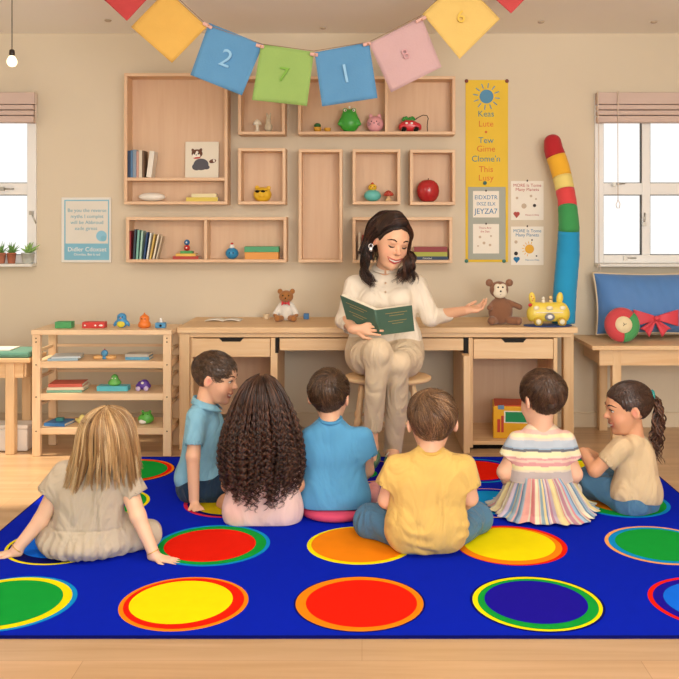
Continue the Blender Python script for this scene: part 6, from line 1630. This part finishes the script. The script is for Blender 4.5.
# ======== 7. girl with a ponytail
def pony_girl():
    Y = 3.86; s = Y/FOC
    t = thing('child', 'girl with a curly ponytail in a beige T-shirt and jeans sitting in profile', 'person', (X(636, Y), Y, RZ0))
    C = P(628, 408, Y); hh = .225; M = basis((-1, -.02, -.12), (0, 0, 1))
    B_ = SDF(); head_ops(B_, C, hh, M, wx=.95); B_.cap(C+Vector((.02, 0, -.05)), P(635, 442, Y), .038, .042)
    rows = [(453, 619, 652, .045, 0), (468, 616, 656, .06, 0), (485, 617, 657, .064, 0), (498, 616, 656, .06, 0)]
    torso(B_, rows, Y, -.008)
    sh = P(619, 448, Y-.06); el = P(595, 470, Y-.04); wr_ = P(583, 452, Y+.05)
    B_.chain([sh, el, wr_], [.034, .030, .021]); hand_ops(B_, wr_, (-.55, .6, -.15), (-.3, -.3, .9), .11, 1, curl=.25)
    B_.chain([P(628, 452, Y+.12), P(602, 462, Y+.2), P(587, 452, Y+.2)], [.034, .028, .021])
    B_.clip((0, 0, RZ0+.002), (0, 0, -1)); smesh('body', B_, skin, t, .0038, paint=skin_paint(C, hh, M, '#DCA27C', wx=.95))
    face_parts(t, C, hh, M, .95, brow='#2E1E16', smile=.075, wide=.17)
    T_ = SDF(); torso(T_, rows[:3], Y, .004); T_.cap(P(628, 494, Y), P(644, 494, Y), .080, k=.04); T_.cap(P(633, 442, Y-.02), P(640, 444, Y+.03), .04, k=.05)
    sleeve(T_, P(621, 447, Y-.055), P(606, 462.5, Y-.045), .043, .044); sleeve(T_, P(628, 450, Y+.11), P(613, 460, Y+.17), .043, .043)
    T_.clip(P(636, 504, Y-.07), (-.1, 0, -1))
    smesh('beige_tshirt', T_, cloth('beige_cotton', '#D6BB94', wscale=8, wr=.6), t, .0042, disp=clothfold(.003, 26, 33))
    J = SDF(); J.cap(P(630, 501, Y), P(643, 501, Y+.03), .073, k=.04); J.chain([P(632, 502, Y-.01), P(590, 480, Y+.13), P(604, 500, Y+.22)], [.074, .056, .045], k=.03)
    J.chain([P(636, 500, Y+.12), P(606, 474, Y+.32), P(604, 490, Y+.38)], [.065, .05, .042], k=.02)
    J.chain([P(590, 480, Y+.13), P(584, 492, Y+.2)], [.05, .05], k=.02); J.clip((0, 0, RZ0+.002), (0, 0, -1))
    smesh('jeans', J, denim_m, t, .0045, disp=clothfold(.003, 34, 37))
    pk = MB(mat('denim_dark', '')); 
    hlf = lambda a: np.interp(a, [0, .45, .85, 1.1, 1.3, 1.6, 1.95, 2.4, PI], [.26, .24, .16, .02, -.02, .08, -.08, -.2, -.25])
    cap = short_hair(t, C, hh, M, ['#3A241B', '#4A2F22', '#2B1A13', '#573929'], '#3A251B', wx=.95, thick=.028, n=2600, whorl=(0, .42, .2), length=.5, seed=9, rad=.0010, lift=.004, hlf=hlf)
    hb_ = P(652, 395, Y-.01)
    MB(mat('teal_band', '#2E8C88', .6)).torus(hb_, .015, .009, M=basis((0, 0, 1), (1, 0, .25)) @ Matrix.Identity(3), n=22).build('hair_band', cap)
    rng = np.random.RandomState(8); lst = []
    for i in range(40):
        ex = rng.randn()*3.0; ey = rng.randn()*.016; tip = 452+rng.rand()*15
        g = [P(645, 397, Y), hb_, P(657+ex*.3, 400, Y+ey*.4), P(659+ex*.8, 414, Y+ey), P(657+ex, 430, Y+ey), P(655+ex, 445, Y+ey), P(654+ex*1.3, tip, Y+ey)]
        lst.append(lock(g, 14, rng, .004, .0025, wave=.014, freq=4.2+rng.rand(), K=60, rad=.0015, wexp=.6))
    locks_obj(cap, lst, ['#3A241B', '#56382A', '#2B1A13', '#6B4632'], rng, 'ponytail')
pony_girl()

# ======== 8. teacher
def teacher():
    Y = 4.74; s = Y/FOC
    t = thing('teacher', 'woman in a cream blouse and beige trousers sitting on a stool reading to the children', 'person', (X(387, Y), Y, SZ))
    C = P(391.5, 240.5, 4.64); hh = .278; wx = .86; M = basis((.30, -.88, -.30), (.22, -.25, 1))
    B_ = SDF(); head_ops(B_, C, hh, M, wx=wx, nose=.95); B_.cap(C+Vector((-.01, .05, -.05)), P(384, 276, Y), .048, .052, k=.02)
    rows = [(285, 355, 416, .048, 0), (298, 356, 416, .082, 0), (314, 357, 413, .085, 0), (330, 356, 414, .08, 0), (348, 352, 417, .095, -.02)]
    torso(B_, rows, Y, -.01)
    # her right arm (left in view)
    shl, ell_, wl = P(354, 285, Y), P(344, 320, Y-.04), P(354, 329, 4.49)
    B_.chain([shl, ell_, wl], [.046, .038, .026]); hand_ops(B_, wl, (1, -.22, .05), (-.1, -1, .15), .155, 1, curl=.12, spread=.10, rf=.05)
    shr, elr, wr_ = P(417, 284, Y), P(431, 317, Y-.05), P(463, 311, 4.86)
    B_.chain([shr, elr, wr_], [.046, .038, .025]); hand_ops(B_, wr_, (1, .25, .12), (.1, .35, -1), .172, 1, spread=.06, rf=.048, bends=[.42, .5, .55, .6])
    B_.clip((0, 0, RZ0+.002), (0, 0, -1)); smesh('body', B_, skin, t, .0038, paint=skin_paint(C, hh, M, '#E8B492', wx=wx))
    face_parts(t, C, hh, M, wx, brow='#3A241A', closed=True, smile=.085, lip='#C04A48', wide=.19)
    T_ = SDF(); torso(T_, rows[:4], Y, .004, k=.06); T_.cap(P(378, 277, Y), P(392, 277, Y), .05, k=.06); T_.cap(P(366, 340, Y), P(404, 340, Y), .095, k=.05)
    for q in (373, 398): T_.ell(P(q, 299, Y-.075), (.062, .05, .06), k=.05)
    T_.chain([shl, ell_], [.050, .044], k=.04); sleeve(T_, ell_, P(349.5, 328, 4.56), .044, .034, k=.02, ext=.03)
    T_.chain([shr, elr], [.050, .046], k=.04); sleeve(T_, elr, P(449, 315, 4.80), .046, .035, k=.02, ext=.03)
    T_.clip(P(385, 346, Y), (0, 0, -1))
    smesh('blouse', T_, cloth('cream_knit', '#ECDFCC', wscale=8, wr=.55), t, .0045, disp=clothfold(.0032, 24, 41))
    # collar and placket
    cm_ = mat('cream_collar', '#EFE2CE', .8, .2)
    for sg in (-1, 1):
        c_ = MB(cm_); nc = P(385, 268.5, Y-.0)
        def cf(u, v, sg=sg):
            a = -PI/2+sg*(.06+u*2.1); r = .052+.022*v+.012*v*(1-u); return nc+Vector((r*math.cos(a), r*.95*math.sin(a)-.006, .012+.02*u-.022*v-.012*(1-u)))
        c_.grid(cf, 24, 4); o = c_.build('collar', t); o.modifiers.new('s', 'SOLIDIFY').thickness = .004
    bt_ = mat('button', '#C9A88A', .4)
    for py in (283, 292): MB(bt_).ell(P(385.5, py, Y-.092-.012*(py > 285)), (.006, .003, .006), n=12).build('button', t)
    # trousers
    L_ = SDF(); L_.cap(P(366, 352, Y), P(404, 352, Y), .105, k=.04); L_.cap(P(366, 341, Y), P(404, 341, Y), .092, k=.04)
    k1, k2 = P(378, 352, 4.36), P(399, 363, 4.40)
    L_.chain([P(364, 357, Y-.02), P(368, 357, 4.52), k1], [.094, .082, .064], k=.04); L_.chain([P(404, 357, Y-.02), P(405, 359, 4.55), k2], [.094, .082, .062], k=.04)
    a1, a2 = P(372.5, 430, 4.46), P(392.5, 452, 4.60)
    sleeve(L_, k1, a1, .060, .046, k=.03, ext=.04); sleeve(L_, k2, a2, .058, .048, k=.012, ext=.04)
    def dp(V, N):
        V = folds(V, N, .004, 20, 43, (1, 1, .35)); return V
    smesh('trousers', L_, cloth('beige_trousers', '#DAC4A5', wscale=6, wr=.6, aniso=(1.4, 1.4, .5)), t, .005, disp=dp)
    # shins + feet (skin) and shoes
    for nm, a, f in (('foot', a1, P(372, 452, 4.44)), ('foot', a2, Vector((a2.x, 4.55, .062)))):
        F_ = SDF(); F_.chain([a+Vector((0, 0, .05)), f+Vector((0, .01, .02)), f+Vector((-.005, -.12, -.015))], [.03, .03, .026], k=.02)
        smesh(nm, F_, skin, t, .004, color='#E8B492')
        F_ = SDF(); F_.chain([f+Vector((0, .03, .005)), f+Vector((-.003, -.06, -.012)), f+Vector((-.006, -.13, -.02))], [.036, .038, .034], k=.03)
        F_.clip(f+Vector((0, 0, .012)), (0, -.15, 1)); F_.clip(f+Vector((0, 0, -.042)), (0, 0, -1))
        o = smesh('shoe', F_, mat('green_shoe', '#4E7A5E', .5), t, .0035)
        MB(mat('pale_sole', '#E6D9C6', .6)).tube([f+Vector((0, -.02, .022)), f+Vector((-.02, -.03, .03)), f+Vector((-.038, -.03, .01))], .005, 8).build('strap', o)
    # hair
    hlf = lambda a: np.interp(a, [0, .5, .9, 1.2, 1.5, 2, PI], [.33, .28, .16, -.02, .02, -.2, -.34])
    cap = hair_cap(t, C, hh, M, '#2A1914', wx=wx, thick=.04, hlf=hlf, groove=.003)
    rng = np.random.RandomState(15); lst = []
    def H(x, y, z): return Vector(C)+M @ Vector((x*hh*wx, y*hh, z*hh))
    # local x>0 is the viewer's left or right? find out from projection
    sgn = 1 if (M @ Vector((1, 0, 0))).x < 0 else -1      # sgn*x>0 -> viewer's left
    for i in range(34):      # viewer's left side, over the ear and down to the chest
        f_ = i/33; yq = .30-.75*f_; j = rng.randn(6)*1.6
        g = [H(-sgn*.10, .33-.62*f_, .42+.34*f_-.27*f_*f_), H(sgn*.10, .345-.68*f_, .39+.42*f_-.36*f_*f_), H(sgn*.27, .25-.60*f_, .28+.20*f_-.12*f_*f_), H(sgn*.39, .08-.45*f_, .10+.05*f_), H(sgn*.43, -.06-.34*f_, -.06)]
        bx_ = 370-3*(1-f_)+j[0]; Yd = 4.60+.10*f_
        g += [P(bx_-2-3*f_, 256, Yd+.03), P(366+j[1]-3*f_, 267, Yd-.02+.02*f_), P(367+j[2]-2*f_, 277, Yd-.03), P(371+j[3]+4*(1-f_), 283+rng.rand()*8, Yd-.03)]
        lst.append(lock(g, 34, rng, .008, .0075, wave=.015, freq=2.8+.4*rng.rand(), K=34, rad=.0013))
    for i in range(34):      # viewer's right side
        f_ = i/33; j = rng.randn(6)*1.8
        g = [H(-sgn*.10, .33-.62*f_, .42+.34*f_-.27*f_*f_), H(-sgn*.24, .29-.62*f_, .34+.26*f_-.2*f_*f_), H(-sgn*.37, .17-.52*f_, .17+.08*f_), H(-sgn*.42, .06-.42*f_, -.04), H(-sgn*.42, .02-.3*f_, -.22)]
        Yd = 4.56+.1*f_
        g += [P(409+j[0]+3*f_, 256, Yd), P(406+j[1]+6*f_, 265, Yd-.01), P(401+j[2]+12*f_, 274, Yd-.01), P(398+j[3]+16*f_, 279+rng.rand()*7, Yd-.01)]
        lst.append(lock(g, 34, rng, .008, .008, wave=.016, freq=2.8+.4*rng.rand(), K=34, rad=.0013))
    for i in range(30):      # back of the head
        a = -1+2*i/29
        g = [H(-sgn*.06, -.05, .53), H(a*.25, -.3, .45), H(a*.38, -.50, .15), H(a*.40, -.52, -.15), H(a*.45, -.45, -.4), H(a*.5, -.35, -.6)]
        lst.append(lock(g, 24, rng, .012, .006, wave=.006, freq=2, K=34, rad=.0014))
    locks_obj(cap, lst, ['#2A1914', '#38221A', '#20120E', '#4A2E24', '#5A392B'], rng)
    e_ = H(sgn*.40, -.02, -.20); m_ = MB(mat('silver', '#D9D9DC', .25, .6, metal=.7)); m_.torus(e_+Vector((-.006, -.03, .012)), .011, .0022, M=FRONT, n=20, m=6); m_.ell(e_+Vector((-.006, -.032, -.004)), (.010, .006, .014), n=14); m_.build('earring', t)
    # book (held: a thing of its own)
    Bk = thing('book', 'green hardcover book held open by the teacher', 'book', tuple(P(377, 323, 4.43)))
    gm = mat('green_cover', '#4C6B5B', .55, .35, bump=.15, bscale=300); pgm = mat('book_pages', '')
    S1, S2 = P(375, 310.5, 4.41), P(379, 335.5, 4.47)
    LA, LB = P(340, 295.5, 4.53), P(348, 324, 4.59); RA, RB_ = P(412, 305.5, 4.52), P(414.5, 331, 4.58)
    def slab(mb, q, off, inset=0):
        c = sum((Vector(v) for v in q), Vector())/4; q = [Vector(v)+(c-Vector(v))*inset for v in q]; mb.prism(q, off)
    for (q) in ((S1, LA, LB, S2), (S1, RA, RB_, S2)):
        n_ = (Vector(q[1])-Vector(q[0])).cross(Vector(q[3])-Vector(q[0])).normalized()
        if n_.y < 0: n_ = -n_
        m_ = MB(gm); slab(m_, q, n_*.0035); m_.build('cover', Bk)
        m_ = MB(pgm); slab(m_, [Vector(v)+n_*.0037 for v in q], n_*.02, .03); m_.build('page_block', Bk)
        gold = MB(mat('gilt', '#B79A5C', .5)); a_ = Vector(q[1])-Vector(q[0]); d_ = Vector(q[3])-Vector(q[0])
        for (u0, u1, v0) in ((.25, .85, .18), (.35, .75, .28), (.3, .8, .5), (.4, .7, .6)):
            p0 = Vector(q[0])+a_*u0+d_*v0; p1 = Vector(q[0])+a_*u1+d_*v0; w_ = d_.normalized()*.0022
            gold.prism([p0, p1, p1+w_, p0+w_], -n_*.0006)
        gold.build('gilt_lettering', Bk)
    MB(gm).tube([S1+Vector((0, .004, 0)), S2+Vector((0, .004, 0))], .0075, 10).build('spine', Bk)
teacher()
